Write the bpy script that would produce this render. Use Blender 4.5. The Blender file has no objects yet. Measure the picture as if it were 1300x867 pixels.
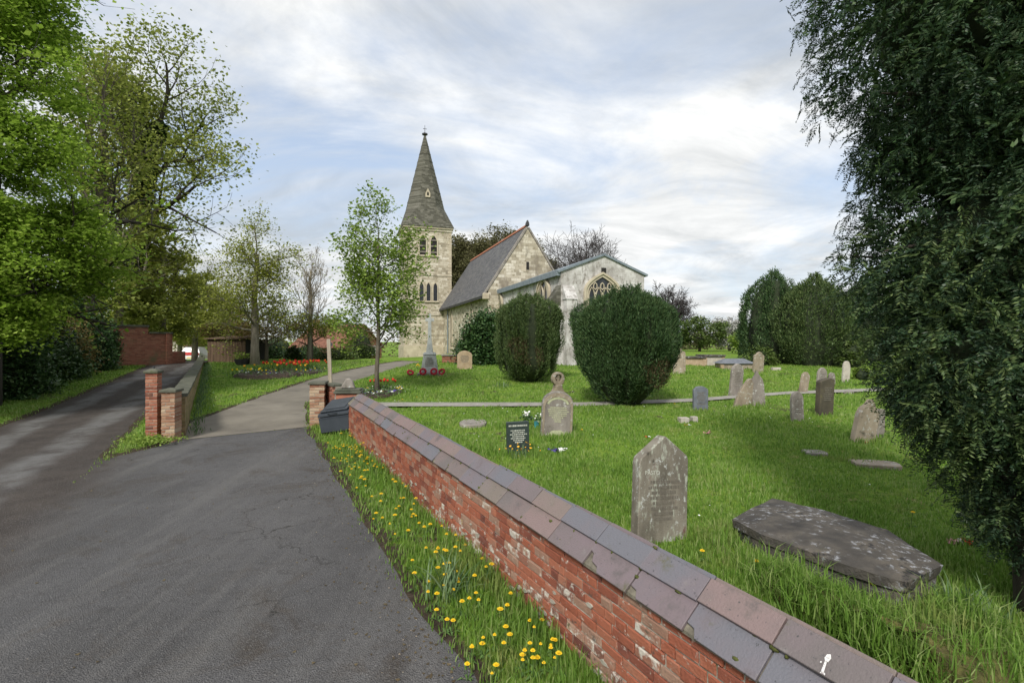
import bpy, math, random
import numpy as np
from mathutils import Vector, Matrix

SC = bpy.context.scene
COL = SC.collection
R = math.radians
rng = np.random.default_rng(7)
random.seed(7)

# ------------------------------------------------------------------ camera
CAM_H, F, HX, HY = 2.5, 650.0, 650.0, 433.5
cd = bpy.data.cameras.new("camera")
cam = bpy.data.objects.new("camera", cd)
COL.objects.link(cam)
cam.location = (0, 0, CAM_H)
cam.rotation_euler = (R(90), 0, 0)
cd.sensor_width = 36.0
cd.lens = 18.0
cd.clip_start = 0.05
cd.clip_end = 6000
SC.camera = cam

# ------------------------------------------------------------------ world, sun, exposure
SUN_EL, SUN_AZ = 43.0, 196.0            # azimuth measured clockwise from +Y
w = bpy.data.worlds.new("World")
SC.world = w
w.use_nodes = True
nt = w.node_tree
nt.nodes.clear()
N = lambda t: nt.nodes.new(t)
out = N("ShaderNodeOutputWorld")
bg = N("ShaderNodeBackground")
bg.inputs[1].default_value = 0.1
nt.links.new(bg.outputs[0], out.inputs[0])
sky = N("ShaderNodeTexSky")
sky.sky_type = 'NISHITA'
sky.sun_disc = False
sky.sun_elevation = R(SUN_EL)
sky.sun_rotation = R(SUN_AZ)
sky.air_density = 1.0
sky.dust_density = 1.5
tc = N("ShaderNodeTexCoord")
sep = N("ShaderNodeSeparateXYZ")
nt.links.new(tc.outputs["Generated"], sep.inputs[0])


def wmath(op, a, b=None, clamp=False):
    n = N("ShaderNodeMath")
    n.operation = op
    n.use_clamp = clamp
    for i, v in enumerate((a, b)):
        if v is None:
            continue
        if isinstance(v, (int, float)):
            n.inputs[i].default_value = v
        else:
            nt.links.new(v, n.inputs[i])
    return n.outputs[0]


zc = wmath('MAXIMUM', sep.outputs[2], 0.0)
den = wmath('ADD', zc, 0.16)
comb = N("ShaderNodeCombineXYZ")
nt.links.new(wmath('DIVIDE', sep.outputs[0], den), comb.inputs[0])
nt.links.new(wmath('DIVIDE', sep.outputs[1], den), comb.inputs[1])


def cloudnoise(scale, off, detail=9, rough=0.55, dist=0.25, sx=1.0):
    mp = N("ShaderNodeMapping")
    mp.inputs[1].default_value = off
    mp.inputs[3].default_value = (scale * sx, scale, scale)
    nt.links.new(comb.outputs[0], mp.inputs[0])
    n = N("ShaderNodeTexNoise")
    n.inputs["Scale"].default_value = 1.0
    n.inputs["Detail"].default_value = detail
    n.inputs["Roughness"].default_value = rough
    n.inputs["Distortion"].default_value = dist
    nt.links.new(mp.outputs[0], n.inputs["Vector"])
    return n.outputs[0]


def wramp(fac, stops):
    r = N("ShaderNodeValToRGB")
    el = r.color_ramp.elements
    while len(el) < len(stops):
        el.new(0.5)
    for e, (p, c) in zip(el, stops):
        e.position = p
        e.color = (*c, 1) if len(c) == 3 else c
    nt.links.new(fac, r.inputs[0])
    return r.outputs[0]


cov = wramp(cloudnoise(0.95, (3.1, 1.7, 0), detail=12, rough=0.6, dist=0.5, sx=0.75), [(0.33, (0, 0, 0)), (0.55, (1, 1, 1))])
tone = wramp(cloudnoise(1.5, (8.0, 4.0, 2.0), detail=12, rough=0.62, dist=0.7, sx=0.8), [(0.32, (0.46, 0.48, 0.50)), (0.62, (0.90, 0.90, 0.90))])
sc1 = N("ShaderNodeMix"); sc1.data_type = 'RGBA'; sc1.blend_type = 'MULTIPLY'
sc1.inputs[0].default_value = 1.0
nt.links.new(tone, sc1.inputs[6])
sc1.inputs[7].default_value = (4.6, 4.63, 4.6, 1)
# thin haze lightens the sky towards the horizon
hz = wramp(zc, [(0.0, (0.8, 0.8, 0.8)), (0.6, (0.62, 0.62, 0.62))])
lift = N("ShaderNodeMix"); lift.data_type = 'RGBA'
nt.links.new(hz, lift.inputs[0])
nt.links.new(sky.outputs[0], lift.inputs[6])
lift.inputs[7].default_value = (2.1, 2.4, 2.85, 1)
mx = N("ShaderNodeMix"); mx.data_type = 'RGBA'
nt.links.new(cov, mx.inputs[0])
nt.links.new(lift.outputs[2], mx.inputs[6])
nt.links.new(sc1.outputs[2], mx.inputs[7])
nt.links.new(mx.outputs[2], bg.inputs[0])

sd_ = bpy.data.lights.new("sun", 'SUN')
sun = bpy.data.objects.new("sun", sd_)
COL.objects.link(sun)
sd_.energy = 1.5
sd_.angle = R(10)
sd_.color = (1.0, 0.95, 0.87)
az, el_ = R(SUN_AZ), R(SUN_EL)
sdir = Vector((math.sin(az) * math.cos(el_), math.cos(az) * math.cos(el_), math.sin(el_)))
sun.rotation_euler = sdir.to_track_quat('Z', 'Y').to_euler()

SC.view_settings.view_transform = 'Standard'
SC.view_settings.look = 'None'
SC.view_settings.exposure = 1.38
SC.view_settings.gamma = 1.0
SC.render.engine = 'CYCLES'
SC.cycles.max_bounces = 6
SC.cycles.transparent_max_bounces = 6
SC.cycles.use_denoising = True


# ------------------------------------------------------------------ materials
class NB:
    """small helper round one material's node tree"""
    def __init__(s, name):
        s.m = bpy.data.materials.new(name)
        s.m.use_nodes = True
        s.t = s.m.node_tree
        s.bsdf = s.t.nodes["Principled BSDF"]
        s.co = s.t.nodes.new("ShaderNodeTexCoord").outputs["Object"]
        s._oi = None

    def n(s, t):
        return s.t.nodes.new(t)

    def l(s, a, b):
        s.t.links.new(a, b)

    def oi(s):
        if s._oi is None:
            s._oi = s.n("ShaderNodeObjectInfo").outputs["Random"]
        return s._oi

    def math(s, op, a, b=None, clamp=False):
        n = s.n("ShaderNodeMath"); n.operation = op; n.use_clamp = clamp
        for i, v in enumerate((a, b)):
            if v is None: continue
            if isinstance(v, (int, float)): n.inputs[i].default_value = v
            else: s.l(v, n.inputs[i])
        return n.outputs[0]

    def shifted(s):
        """object coordinates moved by the object's random number, so copies differ"""
        v = s.n("ShaderNodeVectorMath"); v.operation = 'ADD'
        c = s.n("ShaderNodeCombineXYZ")
        k = s.math('MULTIPLY', s.oi(), 37.0)
        for i in range(3): s.l(k, c.inputs[i])
        s.l(s.co, v.inputs[0]); s.l(c.outputs[0], v.inputs[1])
        s.co = v.outputs[0]

    def noise(s, scale, detail=4, rough=0.6, dist=0.0, stretch=(1, 1, 1), vec=None):
        mp = s.n("ShaderNodeMapping")
        mp.inputs[3].default_value = tuple(scale * q for q in stretch)
        s.l(vec or s.co, mp.inputs[0])
        n = s.n("ShaderNodeTexNoise")
        n.inputs["Scale"].default_value = 1.0
        n.inputs["Detail"].default_value = detail
        n.inputs["Roughness"].default_value = rough
        n.inputs["Distortion"].default_value = dist
        s.l(mp.outputs[0], n.inputs["Vector"])
        return n.outputs[0]

    def voro(s, scale, feat='F1', vec=None):
        n = s.n("ShaderNodeTexVoronoi"); n.feature = feat
        n.inputs["Scale"].default_value = scale
        s.l(vec or s.co, n.inputs["Vector"])
        return n.outputs[0]

    def ramp(s, fac, stops, const=False):
        r = s.n("ShaderNodeValToRGB")
        if const: r.color_ramp.interpolation = 'CONSTANT'
        el = r.color_ramp.elements
        while len(el) < len(stops): el.new(0.5)
        for e, (p, c) in zip(el, stops):
            e.position = p
            e.color = (*c, 1)
        s.l(fac, r.inputs[0])
        return r.outputs[0]

    def step(s, fac, lo, hi):
        r = s.n("ShaderNodeMapRange"); r.clamp = True
        r.interpolation_type = 'SMOOTHSTEP'
        r.inputs[1].default_value = lo; r.inputs[2].default_value = hi
        s.l(fac, r.inputs[0])
        return r.outputs[0]

    def mix(s, fac, a, b, mode='MIX'):
        m = s.n("ShaderNodeMix"); m.data_type = 'RGBA'; m.blend_type = mode
        for i, v in ((0, fac), (6, a), (7, b)):
            if isinstance(v, (int, float)): m.inputs[i].default_value = v
            elif isinstance(v, tuple): m.inputs[i].default_value = (*v, 1)
            else: s.l(v, m.inputs[i])
        return m.outputs[2]

    def bump(s, h, strength, dist=0.02, prev=None):
        b = s.n("ShaderNodeBump")
        b.inputs["Strength"].default_value = strength
        b.inputs["Distance"].default_value = dist
        s.l(h, b.inputs["Height"])
        if prev is not None: s.l(prev, b.inputs["Normal"])
        return b.outputs[0]

    def done(s, col=None, rough=0.85, normal=None, spec=0.3):
        if col is not None:
            if isinstance(col, tuple): s.bsdf.inputs["Base Color"].default_value = (*col, 1)
            else: s.l(col, s.bsdf.inputs["Base Color"])
        if isinstance(rough, (int, float)): s.bsdf.inputs["Roughness"].default_value = rough
        else: s.l(rough, s.bsdf.inputs["Roughness"])
        s.bsdf.inputs["Specular IOR Level"].default_value = spec
        if normal is not None: s.l(normal, s.bsdf.inputs["Normal"])
        return s.m


def layered(name, stops, scale=3.0, layers=(), bump=0.4, bscale=40.0, rough=0.85, rnd=0.0, detail=5, stretch=(1, 1, 1), spec=0.3, bdist=0.01):
    """base colour ramp on noise; layers = (colour, scale, lo, hi[, stretch]) of stain, lichen or moss"""
    b = NB(name)
    if rnd: b.shifted()
    f = b.noise(scale, detail, stretch=stretch)
    if rnd:
        f = b.math('ADD', b.math('MULTIPLY', f, 1 - rnd), b.math('MULTIPLY', b.oi(), rnd))
    c = b.ramp(f, stops)
    for L in layers:
        fac = b.step(b.noise(L[1], 6, 0.7, stretch=L[4] if len(L) > 4 else (1, 1, 1)), L[2], L[3])
        if len(L) > 5: fac = b.math('MULTIPLY', fac, b.step(b.noise(L[5], 3, 0.6), 0.44, 0.56))
        c = b.mix(fac, c, L[0])
    nrm = b.bump(b.noise(bscale, 4), bump, bdist) if bump else None
    return b.done(c, rough, nrm, spec)


def leafmat(name, cols, scale=0.8, transl=0.3, rough=0.55):
    b = NB(name)
    g = b.n("ShaderNodeNewGeometry").outputs["Random Per Island"]
    f = b.math('ADD', b.math('MULTIPLY', g, 0.55), b.math('MULTIPLY', b.noise(scale, 2), 0.45))
    k = len(cols)
    c = b.ramp(f, [(0.18 + 0.6 * i / max(1, k - 1), q) for i, q in enumerate(cols)])
    b.l(c, b.bsdf.inputs["Base Color"])
    b.bsdf.inputs["Roughness"].default_value = rough
    b.bsdf.inputs["Specular IOR Level"].default_value = 0.25
    tr = b.n("ShaderNodeBsdfTranslucent")
    b.l(c, tr.inputs[0])
    mxs = b.n("ShaderNodeMixShader"); mxs.inputs[0].default_value = transl
    b.l(b.bsdf.outputs[0], mxs.inputs[1]); b.l(tr.outputs[0], mxs.inputs[2])
    b.l(mxs.outputs[0], b.t.nodes["Material Output"].inputs[0])
    return b.m


def masonry(name, cols, mortar, bw, bh, layers=(), msize=0.012, bump=0.5, rough=0.9, blotch=0.5, mscale=1.0):
    """coursed blocks in the plane of the wall: (x+y) runs along any wall square to the local axes"""
    b = NB(name)
    s = b.n("ShaderNodeSeparateXYZ"); b.l(b.co, s.inputs[0])
    c = b.n("ShaderNodeCombineXYZ")
    b.l(b.math('ADD', s.outputs[0], s.outputs[1]), c.inputs[0]); b.l(s.outputs[2], c.inputs[1])
    br = b.n("ShaderNodeTexBrick")
    br.offset = 0.5; br.squash = 1.4; br.squash_frequency = 3
    br.inputs["Scale"].default_value = 1.0
    br.inputs["Brick Width"].default_value = bw
    br.inputs["Row Height"].default_value = bh
    br.inputs["Mortar Size"].default_value = msize
    br.inputs["Mortar Smooth"].default_value = 0.3
    br.inputs["Bias"].default_value = 0.0
    br.inputs["Color1"].default_value = (0, 0, 0, 1); br.inputs["Color2"].default_value = (1, 1, 1, 1)
    br.inputs["Mortar"].default_value = (0.5, 0.5, 0.5, 1)
    b.l(c.outputs[0], br.inputs["Vector"])
    f = b.math('ADD', b.math('MULTIPLY', br.outputs["Color"], 1 - blotch), b.math('MULTIPLY', b.noise(0.9, 6, 0.7), blotch))
    col = b.ramp(f, cols)
    col = b.mix(b.math('MULTIPLY', br.outputs["Fac"], mscale), col, mortar)
    for L in layers:
        col = b.mix(b.step(b.noise(L[1], 5, 0.65, stretch=L[4] if len(L) > 4 else (1, 1, 1)), L[2], L[3]), col, L[0])
    inv = b.math('SUBTRACT', 1.0, br.outputs["Fac"])
    nrm = b.bump(inv, bump, 0.02)
    nrm = b.bump(b.noise(25, 4), 0.4, 0.01, nrm)
    return b.done(col, rough, nrm)


M = {}
M['brick'] = layered('brick_red', [(0.12, (0.085, 0.04, 0.035)), (0.26, (0.20, 0.065, 0.042)), (0.45, (0.29, 0.092, 0.052)), (0.62, (0.33, 0.125, 0.075)), (0.74, (0.27, 0.155, 0.11)), (0.88, (0.33, 0.22, 0.16))], 6, rnd=0.62,
    layers=[((0.46, 0.42, 0.37), 16, 0.58, 0.68), ((0.075, 0.06, 0.05), 9, 0.58, 0.72), ((0.24, 0.21, 0.09), 8, 0.64, 0.76)], bump=0.9, bscale=60)
M['brick_limed'] = layered('brick_limed', [(0.15, (0.16, 0.08, 0.06)), (0.45, (0.27, 0.12, 0.08)), (0.8, (0.33, 0.22, 0.16))], 6, rnd=0.6,
    layers=[((0.52, 0.49, 0.43), 10, 0.46, 0.60), ((0.30, 0.25, 0.09), 6, 0.58, 0.70), ((0.07, 0.065, 0.05), 12, 0.60, 0.70)], bump=1.0, bscale=50)
M['brick_pale'] = layered('brick_weathered', [(0.2, (0.20, 0.085, 0.05)), (0.5, (0.33, 0.19, 0.12)), (0.75, (0.42, 0.32, 0.22)), (0.95, (0.36, 0.31, 0.26))], 6, rnd=0.6,
    layers=[((0.10, 0.10, 0.05), 8, 0.57, 0.72), ((0.50, 0.47, 0.40), 13, 0.62, 0.72)], bump=0.6, bscale=60)
M['brick_pier'] = layered('brick_dark_red', [(0.2, (0.13, 0.05, 0.035)), (0.5, (0.27, 0.09, 0.055)), (0.8, (0.36, 0.17, 0.11)), (0.95, (0.38, 0.30, 0.22))], 6, rnd=0.6,
    layers=[((0.10, 0.09, 0.05), 9, 0.56, 0.72), ((0.46, 0.43, 0.36), 12, 0.62, 0.74)], bump=0.6, bscale=60)
M['mortar'] = layered('mortar', [(0.3, (0.22, 0.195, 0.16)), (0.6, (0.38, 0.355, 0.30)), (0.8, (0.46, 0.44, 0.40))], 8,
    layers=[((0.12, 0.12, 0.06), 3, 0.55, 0.75)], bump=0.8, bscale=60)
M['coping'] = layered('coping_tile', [(0.2, (0.135, 0.135, 0.155)), (0.36, (0.165, 0.13, 0.14)), (0.5, (0.135, 0.118, 0.115)), (0.64, (0.20, 0.145, 0.14)), (0.78, (0.165, 0.14, 0.12)), (0.9, (0.19, 0.155, 0.16))], 3, rnd=0.65,
    layers=[((0.05, 0.05, 0.052), 34, 0.62, 0.68), ((0.27, 0.25, 0.245), 6, 0.58, 0.85), ((0.10, 0.095, 0.055), 5, 0.58, 0.75, (1, 1, 1), 1.2), ((0.085, 0.075, 0.075), 3, 0.55, 0.75), ((0.34, 0.33, 0.30), 40, 0.68, 0.74)], bump=0.5, bscale=70, rough=0.55, spec=0.4)
M['cement'] = layered('bedding_mortar', [(0.3, (0.10, 0.09, 0.07)), (0.7, (0.24, 0.22, 0.17))], 14, bump=1.0, bscale=50)
M['paint_white'] = layered('white_paint', [(0.3, (0.55, 0.54, 0.53)), (0.7, (0.74, 0.73, 0.72))], 60, layers=[((0.2, 0.16, 0.16), 70, .56, .66)], bump=0)
M['timber'] = layered('weathered_timber', [(0.3, (0.24, 0.20, 0.15)), (0.7, (0.40, 0.35, 0.28))], 6, stretch=(5, 5, 0.6), bump=0.5, bscale=40)
M['plastic'] = layered('dark_plastic', [(0.3, (0.022, 0.028, 0.036)), (0.7, (0.035, 0.042, 0.052))], 5, layers=[((0.12, 0.12, 0.11), 9, 0.66, 0.85)], bump=0.15, bscale=120, rough=0.42, spec=0.5)
LICH = [((0.42, 0.43, 0.40), 12, 0.54, 0.64, (1, 1, 1), 3), ((0.09, 0.085, 0.06), 5, 0.56, 0.75), ((0.20, 0.20, 0.07), 7, 0.62, 0.78)]
M['stone_buff'] = layered('headstone_buff', [(0.3, (0.17, 0.14, 0.10)), (0.6, (0.30, 0.25, 0.19)), (0.8, (0.38, 0.33, 0.26))], 4, rnd=0.15, layers=LICH, stretch=(1, 1, 0.45), bump=0.5, bscale=45)
M['stone_grey'] = layered('headstone_grey', [(0.3, (0.14, 0.125, 0.11)), (0.6, (0.25, 0.225, 0.20)), (0.8, (0.34, 0.31, 0.28))], 4, rnd=0.15, layers=LICH, stretch=(1, 1, 0.4), bump=0.5, bscale=45)
M['stone_front'] = layered('headstone_lichened', [(0.25, (0.085, 0.077, 0.063)), (0.5, (0.18, 0.162, 0.132)), (0.75, (0.28, 0.26, 0.215))], 5, stretch=(1, 1, 0.35),
    layers=[((0.36, 0.38, 0.32), 8, 0.53, 0.66, (1.6, 1, 0.6)), ((0.13, 0.06, 0.05), 3.5, 0.60, 0.72, (1.5, 1, 0.5)), ((0.055, 0.05, 0.04), 6, 0.60, 0.72, (1, 1, 0.5)), ((0.25, 0.23, 0.06), 4, 0.62, 0.76), ((0.44, 0.46, 0.44), 18, 0.55, 0.64, (1, 1, .8), 2.5)], bump=0.7, bscale=40)
M['stone_dark'] = layered('headstone_blackened', [(0.3, (0.045, 0.04, 0.03)), (0.7, (0.10, 0.085, 0.06))], 3, layers=[((0.16, 0.16, 0.05), 3, 0.58, 0.75)], bump=0.5)
M['stone_pale'] = layered('headstone_pale', [(0.3, (0.30, 0.27, 0.23)), (0.7, (0.52, 0.48, 0.42))], 5, layers=LICH[:2], bump=0.5)
M['stone_peach'] = layered('headstone_sandstone', [(0.3, (0.30, 0.22, 0.14)), (0.7, (0.42, 0.33, 0.23))], 5, layers=[((0.12, 0.10, 0.07), 6, 0.6, 0.8)], bump=0.4)
M['slate'] = layered('slate_blue', [(0.3, (0.10, 0.11, 0.13)), (0.7, (0.17, 0.185, 0.21))], 6, bump=0.2, rough=0.6)
M['granite'] = layered('granite_green', [(0.3, (0.022, 0.034, 0.034)), (0.7, (0.045, 0.06, 0.058))], 60, bump=0.1, rough=0.35, spec=0.5)
M['letter'] = layered('lettering_pale', [(0.3, (0.38, 0.40, 0.36)), (0.7, (0.55, 0.56, 0.50))], 30, bump=0)
M['letter_old'] = layered('lichen_lettering', [(0.3, (0.30, 0.32, 0.20)), (0.7, (0.44, 0.45, 0.30))], 20, bump=0.4)
M['letter_worn'] = layered('worn_lettering', [(0.3, (0.10, 0.09, 0.075)), (0.7, (0.17, 0.155, 0.13))], 20, bump=0.3)
M['ledger'] = layered('ledger_stone', [(0.25, (0.028, 0.027, 0.027)), (0.5, (0.075, 0.068, 0.06)), (0.75, (0.155, 0.135, 0.11))], 3.2,
    layers=[((0.30, 0.31, 0.33), 14, 0.53, 0.63, (1, 1, 1), 2.2), ((0.24, 0.20, 0.14), 2.6, 0.64, 0.72), ((0.02, 0.02, 0.022), 3.0, 0.58, 0.68), ((0.10, 0.10, 0.03), 4, 0.65, 0.8)], bump=0.8, bscale=35, bdist=0.02)
M['memorial'] = layered('memorial_stone', [(0.3, (0.27, 0.29, 0.29)), (0.7, (0.42, 0.44, 0.43))], 3, layers=[((0.16, 0.16, 0.13), 5, 0.56, 0.76)], bump=0.3)
M['poppy'] = layered('poppy_red', [(0.3, (0.22, 0.008, 0.02)), (0.7, (0.38, 0.02, 0.045))], 20, bump=0)
M['church'] = masonry('church_limestone', [(0.2, (0.20, 0.175, 0.13)), (0.42, (0.40, 0.355, 0.27)), (0.6, (0.53, 0.485, 0.39)), (0.8, (0.66, 0.625, 0.54))], (0.36, 0.32, 0.25), 0.42, 0.24,
    layers=[((0.20, 0.17, 0.13), 0.6, 0.56, 0.74, (1, 1, 0.35)), ((0.10, 0.085, 0.06), 1.3, 0.62, 0.78, (1, 1, 0.5)), ((0.26, 0.22, 0.15), 3.5, 0.54, 0.68), ((0.50, 0.36, 0.18), 0.9, 0.66, 0.80)], blotch=0.6)
M['church_render'] = masonry('church_whitened_stone', [(0.28, (0.22, 0.205, 0.19)), (0.45, (0.42, 0.405, 0.39)), (0.58, (0.56, 0.55, 0.54)), (0.8, (0.69, 0.68, 0.665))], (0.48, 0.46, 0.43), 0.46, 0.26,
    layers=[((0.19, 0.175, 0.155), 0.8, 0.53, 0.72, (1.3, 1.3, 0.25)), ((0.12, 0.10, 0.08), 1.9, 0.60, 0.76, (1, 1, 0.4)), ((0.24, 0.22, 0.20), 4.5, 0.52, 0.68, (1, 1, 0.5)), ((0.44, 0.34, 0.22), 0.7, 0.68, 0.82)], blotch=0.88, mscale=0.25)
M['ashlar'] = layered('dressed_stone', [(0.3, (0.36, 0.31, 0.23)), (0.7, (0.55, 0.49, 0.38))], 1.5, layers=[((0.18, 0.15, 0.11), 1.2, 0.56, 0.78)], bump=0.3, bscale=20)
M['spire'] = masonry('spire_stone', [(0.2, (0.052, 0.051, 0.040)), (0.5, (0.094, 0.092, 0.074)), (0.75, (0.155, 0.15, 0.125)), (0.95, (0.30, 0.29, 0.25))], (0.07, 0.066, 0.048), 0.36, 0.19,
    layers=[((0.22, 0.13, 0.05), 1.6, 0.68, 0.78), ((0.05, 0.05, 0.03), 0.7, 0.58, 0.8)], blotch=0.55)
M['roof_slate'] = masonry('roof_slates', [(0.2, (0.075, 0.075, 0.08)), (0.6, (0.12, 0.12, 0.125)), (0.9, (0.16, 0.155, 0.15))], (0.05, 0.05, 0.055), 0.36, 0.17,
    layers=[((0.17, 0.16, 0.13), 0.5, 0.6, 0.85, (1, 1, 0.4))], bump=0.7, blotch=0.4, rough=0.7)
M['ridge'] = layered('ridge_tile', [(0.3, (0.24, 0.09, 0.05)), (0.7, (0.36, 0.15, 0.09))], 4, bump=0.2)
M['lead'] = layered('lead_sheet', [(0.3, (0.13, 0.16, 0.19)), (0.7, (0.22, 0.26, 0.29))], 3, bump=0.1, rough=0.55)
M['glass'] = layered('leaded_glass', [(0.3, (0.012, 0.014, 0.018)), (0.7, (0.035, 0.038, 0.045))], 4, bump=0.3, bscale=20, rough=0.25, spec=0.5)
M['dark'] = layered('dark_opening', [(0.3, (0.015, 0.014, 0.013)), (0.7, (0.03, 0.028, 0.026))], 4, bump=0)
M['louvre'] = layered('louvre_slat', [(0.3, (0.10, 0.09, 0.075)), (0.7, (0.17, 0.15, 0.13))], 6, bump=0.2)
M['iron'] = layered('iron', [(0.3, (0.03, 0.03, 0.035)), (0.7, (0.06, 0.06, 0.065))], 8, bump=0.2, rough=0.6)
M['brickwall_far'] = masonry('old_brickwork', [(0.2, (0.17, 0.06, 0.04)), (0.5, (0.27, 0.10, 0.065)), (0.8, (0.33, 0.16, 0.10))], (0.26, 0.17, 0.12), 0.225, 0.075,
    layers=[((0.15, 0.13, 0.07), 0.9, 0.52, 0.72), ((0.30, 0.08, 0.06), 0.5, 0.6, 0.75)], blotch=0.5, msize=0.008)
M['lane_wall'] = masonry('mossy_brickwork', [(0.2, (0.14, 0.10, 0.05)), (0.5, (0.26, 0.19, 0.09)), (0.8, (0.33, 0.22, 0.14))], (0.22, 0.18, 0.12), 0.225, 0.075,
    layers=[((0.16, 0.15, 0.05), 1.2, 0.45, 0.65), ((0.05, 0.05, 0.025), 1.5, 0.6, 0.75)], blotch=0.5, msize=0.008)
M['mosscap'] = layered('mossy_coping', [(0.3, (0.05, 0.055, 0.04)), (0.7, (0.13, 0.13, 0.10))], 3, layers=[((0.07, 0.09, 0.02), 1.6, 0.52, 0.7), ((0.26, 0.26, 0.22), 8, 0.63, 0.75)], bump=0.7, bscale=30)
M['render_red'] = layered('worn_red_render', [(0.3, (0.30, 0.12, 0.08)), (0.6, (0.40, 0.16, 0.10)), (0.85, (0.42, 0.34, 0.28))], 3, layers=[((0.24, 0.21, 0.18), 4, 0.6, 0.75)], bump=0.4)
M['roof_red'] = masonry('red_roof_tiles', [(0.2, (0.12, 0.06, 0.04)), (0.6, (0.20, 0.09, 0.06)), (0.9, (0.27, 0.14, 0.09))], (0.14, 0.05, 0.03), 0.25, 0.2, bump=0.5)
M['board'] = layered('dark_boards', [(0.3, (0.07, 0.045, 0.03)), (0.7, (0.15, 0.10, 0.065))], 3, stretch=(6, 6, 0.5), bump=0.4)
M['soil'] = layered('bed_soil', [(0.3, (0.035, 0.025, 0.018)), (0.7, (0.075, 0.055, 0.04))], 12, bump=1.0, bscale=40)
M['bark'] = layered('bark', [(0.3, (0.06, 0.05, 0.04)), (0.7, (0.15, 0.13, 0.10))], 5, stretch=(3, 3, 0.6), layers=[((0.13, 0.14, 0.06), 1.5, 0.55, 0.75)], bump=0.8, bscale=20)
M['bark_pale'] = layered('bark_pale', [(0.3, (0.14, 0.12, 0.09)), (0.7, (0.27, 0.24, 0.19))], 5, stretch=(3, 3, 0.6), layers=[((0.18, 0.19, 0.08), 1.5, 0.55, 0.75)], bump=0.6, bscale=20)
M['bark_dark'] = layered('bark_dark', [(0.3, (0.025, 0.02, 0.017)), (0.7, (0.06, 0.05, 0.04))], 5, stretch=(3, 3, 0.6), bump=0.6)
M['inner'] = layered('occluder_dark', [(0.3, (0.014, 0.022, 0.010)), (0.7, (0.034, 0.046, 0.02))], 9, bump=0.8, bscale=15)  # dark tone of the added cores, standing for shade deep in the foliage
M['twig_purple'] = layered('twig_bare', [(0.3, (0.045, 0.04, 0.042)), (0.7, (0.08, 0.07, 0.07))], 3, bump=0)

M['l_maple'] = leafmat('leaf_maple', [(0.12, 0.20, 0.022), (0.20, 0.32, 0.035), (0.29, 0.43, 0.055), (0.38, 0.50, 0.10)], 0.5, 0.5)
M['l_syc'] = leafmat('leaf_sycamore', [(0.14, 0.185, 0.035), (0.25, 0.295, 0.06), (0.37, 0.40, 0.10)], 0.5, 0.35)
M['l_yellow'] = leafmat('leaf_lime', [(0.17, 0.21, 0.03), (0.27, 0.31, 0.05), (0.36, 0.38, 0.08)], 0.5, 0.35)
M['l_sap'] = leafmat('leaf_sapling', [(0.12, 0.20, 0.03), (0.21, 0.31, 0.05), (0.31, 0.41, 0.09)], 0.9, 0.4)
M['l_ivy'] = leafmat('leaf_ivy', [(0.02, 0.045, 0.012), (0.04, 0.08, 0.02), (0.075, 0.12, 0.03)], 0.8, 0.12, 0.4)
M['l_laurel'] = leafmat('leaf_laurel', [(0.022, 0.055, 0.02), (0.045, 0.10, 0.03), (0.09, 0.15, 0.05)], 0.8, 0.15, 0.35)
M['l_yew'] = leafmat('needle_yew', [(0.026, 0.056, 0.022), (0.048, 0.096, 0.034), (0.09, 0.14, 0.052)], 1.0, 0.1)
M['l_yew_gold'] = leafmat('needle_yew_olive', [(0.036, 0.066, 0.024), (0.07, 0.115, 0.036), (0.125, 0.165, 0.06)], 1.0, 0.1)
M['l_yewf'] = leafmat('needle_yew_near', [(0.010, 0.026, 0.014), (0.022, 0.05, 0.026), (0.045, 0.085, 0.04), (0.075, 0.11, 0.05)], 1.2, 0.15, 0.45)
M['l_olive'] = leafmat('leaf_olive', [(0.09, 0.09, 0.04), (0.15, 0.145, 0.065), (0.21, 0.20, 0.10)], 0.3, 0.35)
M['l_brown'] = leafmat('leaf_bronze', [(0.12, 0.08, 0.03), (0.19, 0.14, 0.045), (0.25, 0.21, 0.07)], 0.6, 0.3)
M['l_twig'] = leafmat('twig_brown', [(0.06, 0.045, 0.025), (0.10, 0.075, 0.04), (0.14, 0.11, 0.06)], 0.8, 0.1)
M['l_blossom'] = leafmat('blossom_pale', [(0.32, 0.32, 0.30), (0.50, 0.49, 0.47), (0.6, 0.6, 0.58)], 0.6, 0.3)
M['l_hedge'] = leafmat('leaf_hedge', [(0.05, 0.09, 0.02), (0.09, 0.14, 0.03), (0.13, 0.17, 0.05)], 0.5, 0.25)
def grassmat(name, cols):
    """living blades with straw-coloured worn patches of their own"""
    m = leafmat(name, cols, 0.9, 0.42)
    t = m.node_tree
    ramp = [n for n in t.nodes if n.bl_idname == 'ShaderNodeValToRGB'][0]
    co = t.nodes.new("ShaderNodeTexCoord"); n = t.nodes.new("ShaderNodeTexNoise")
    n.inputs["Scale"].default_value = 1.3; n.inputs["Detail"].default_value = 5; n.inputs["Roughness"].default_value = 0.7
    t.links.new(co.outputs["Object"], n.inputs["Vector"])
    mr = t.nodes.new("ShaderNodeMapRange"); mr.inputs[1].default_value = 0.57; mr.inputs[2].default_value = 0.70; mr.inputs[4].default_value = 0.6
    t.links.new(n.outputs[0], mr.inputs[0])
    mx_ = t.nodes.new("ShaderNodeMix"); mx_.data_type = 'RGBA'; mx_.inputs[7].default_value = (0.36, 0.33, 0.13, 1)
    t.links.new(mr.outputs[0], mx_.inputs[0])
    old = [l for l in t.links if l.from_node == ramp]
    ends = [l.to_socket for l in old]
    for l in old: t.links.remove(l)
    t.links.new(ramp.outputs[0], mx_.inputs[6])
    for e in ends: t.links.new(mx_.outputs[2], e)
    return m


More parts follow.
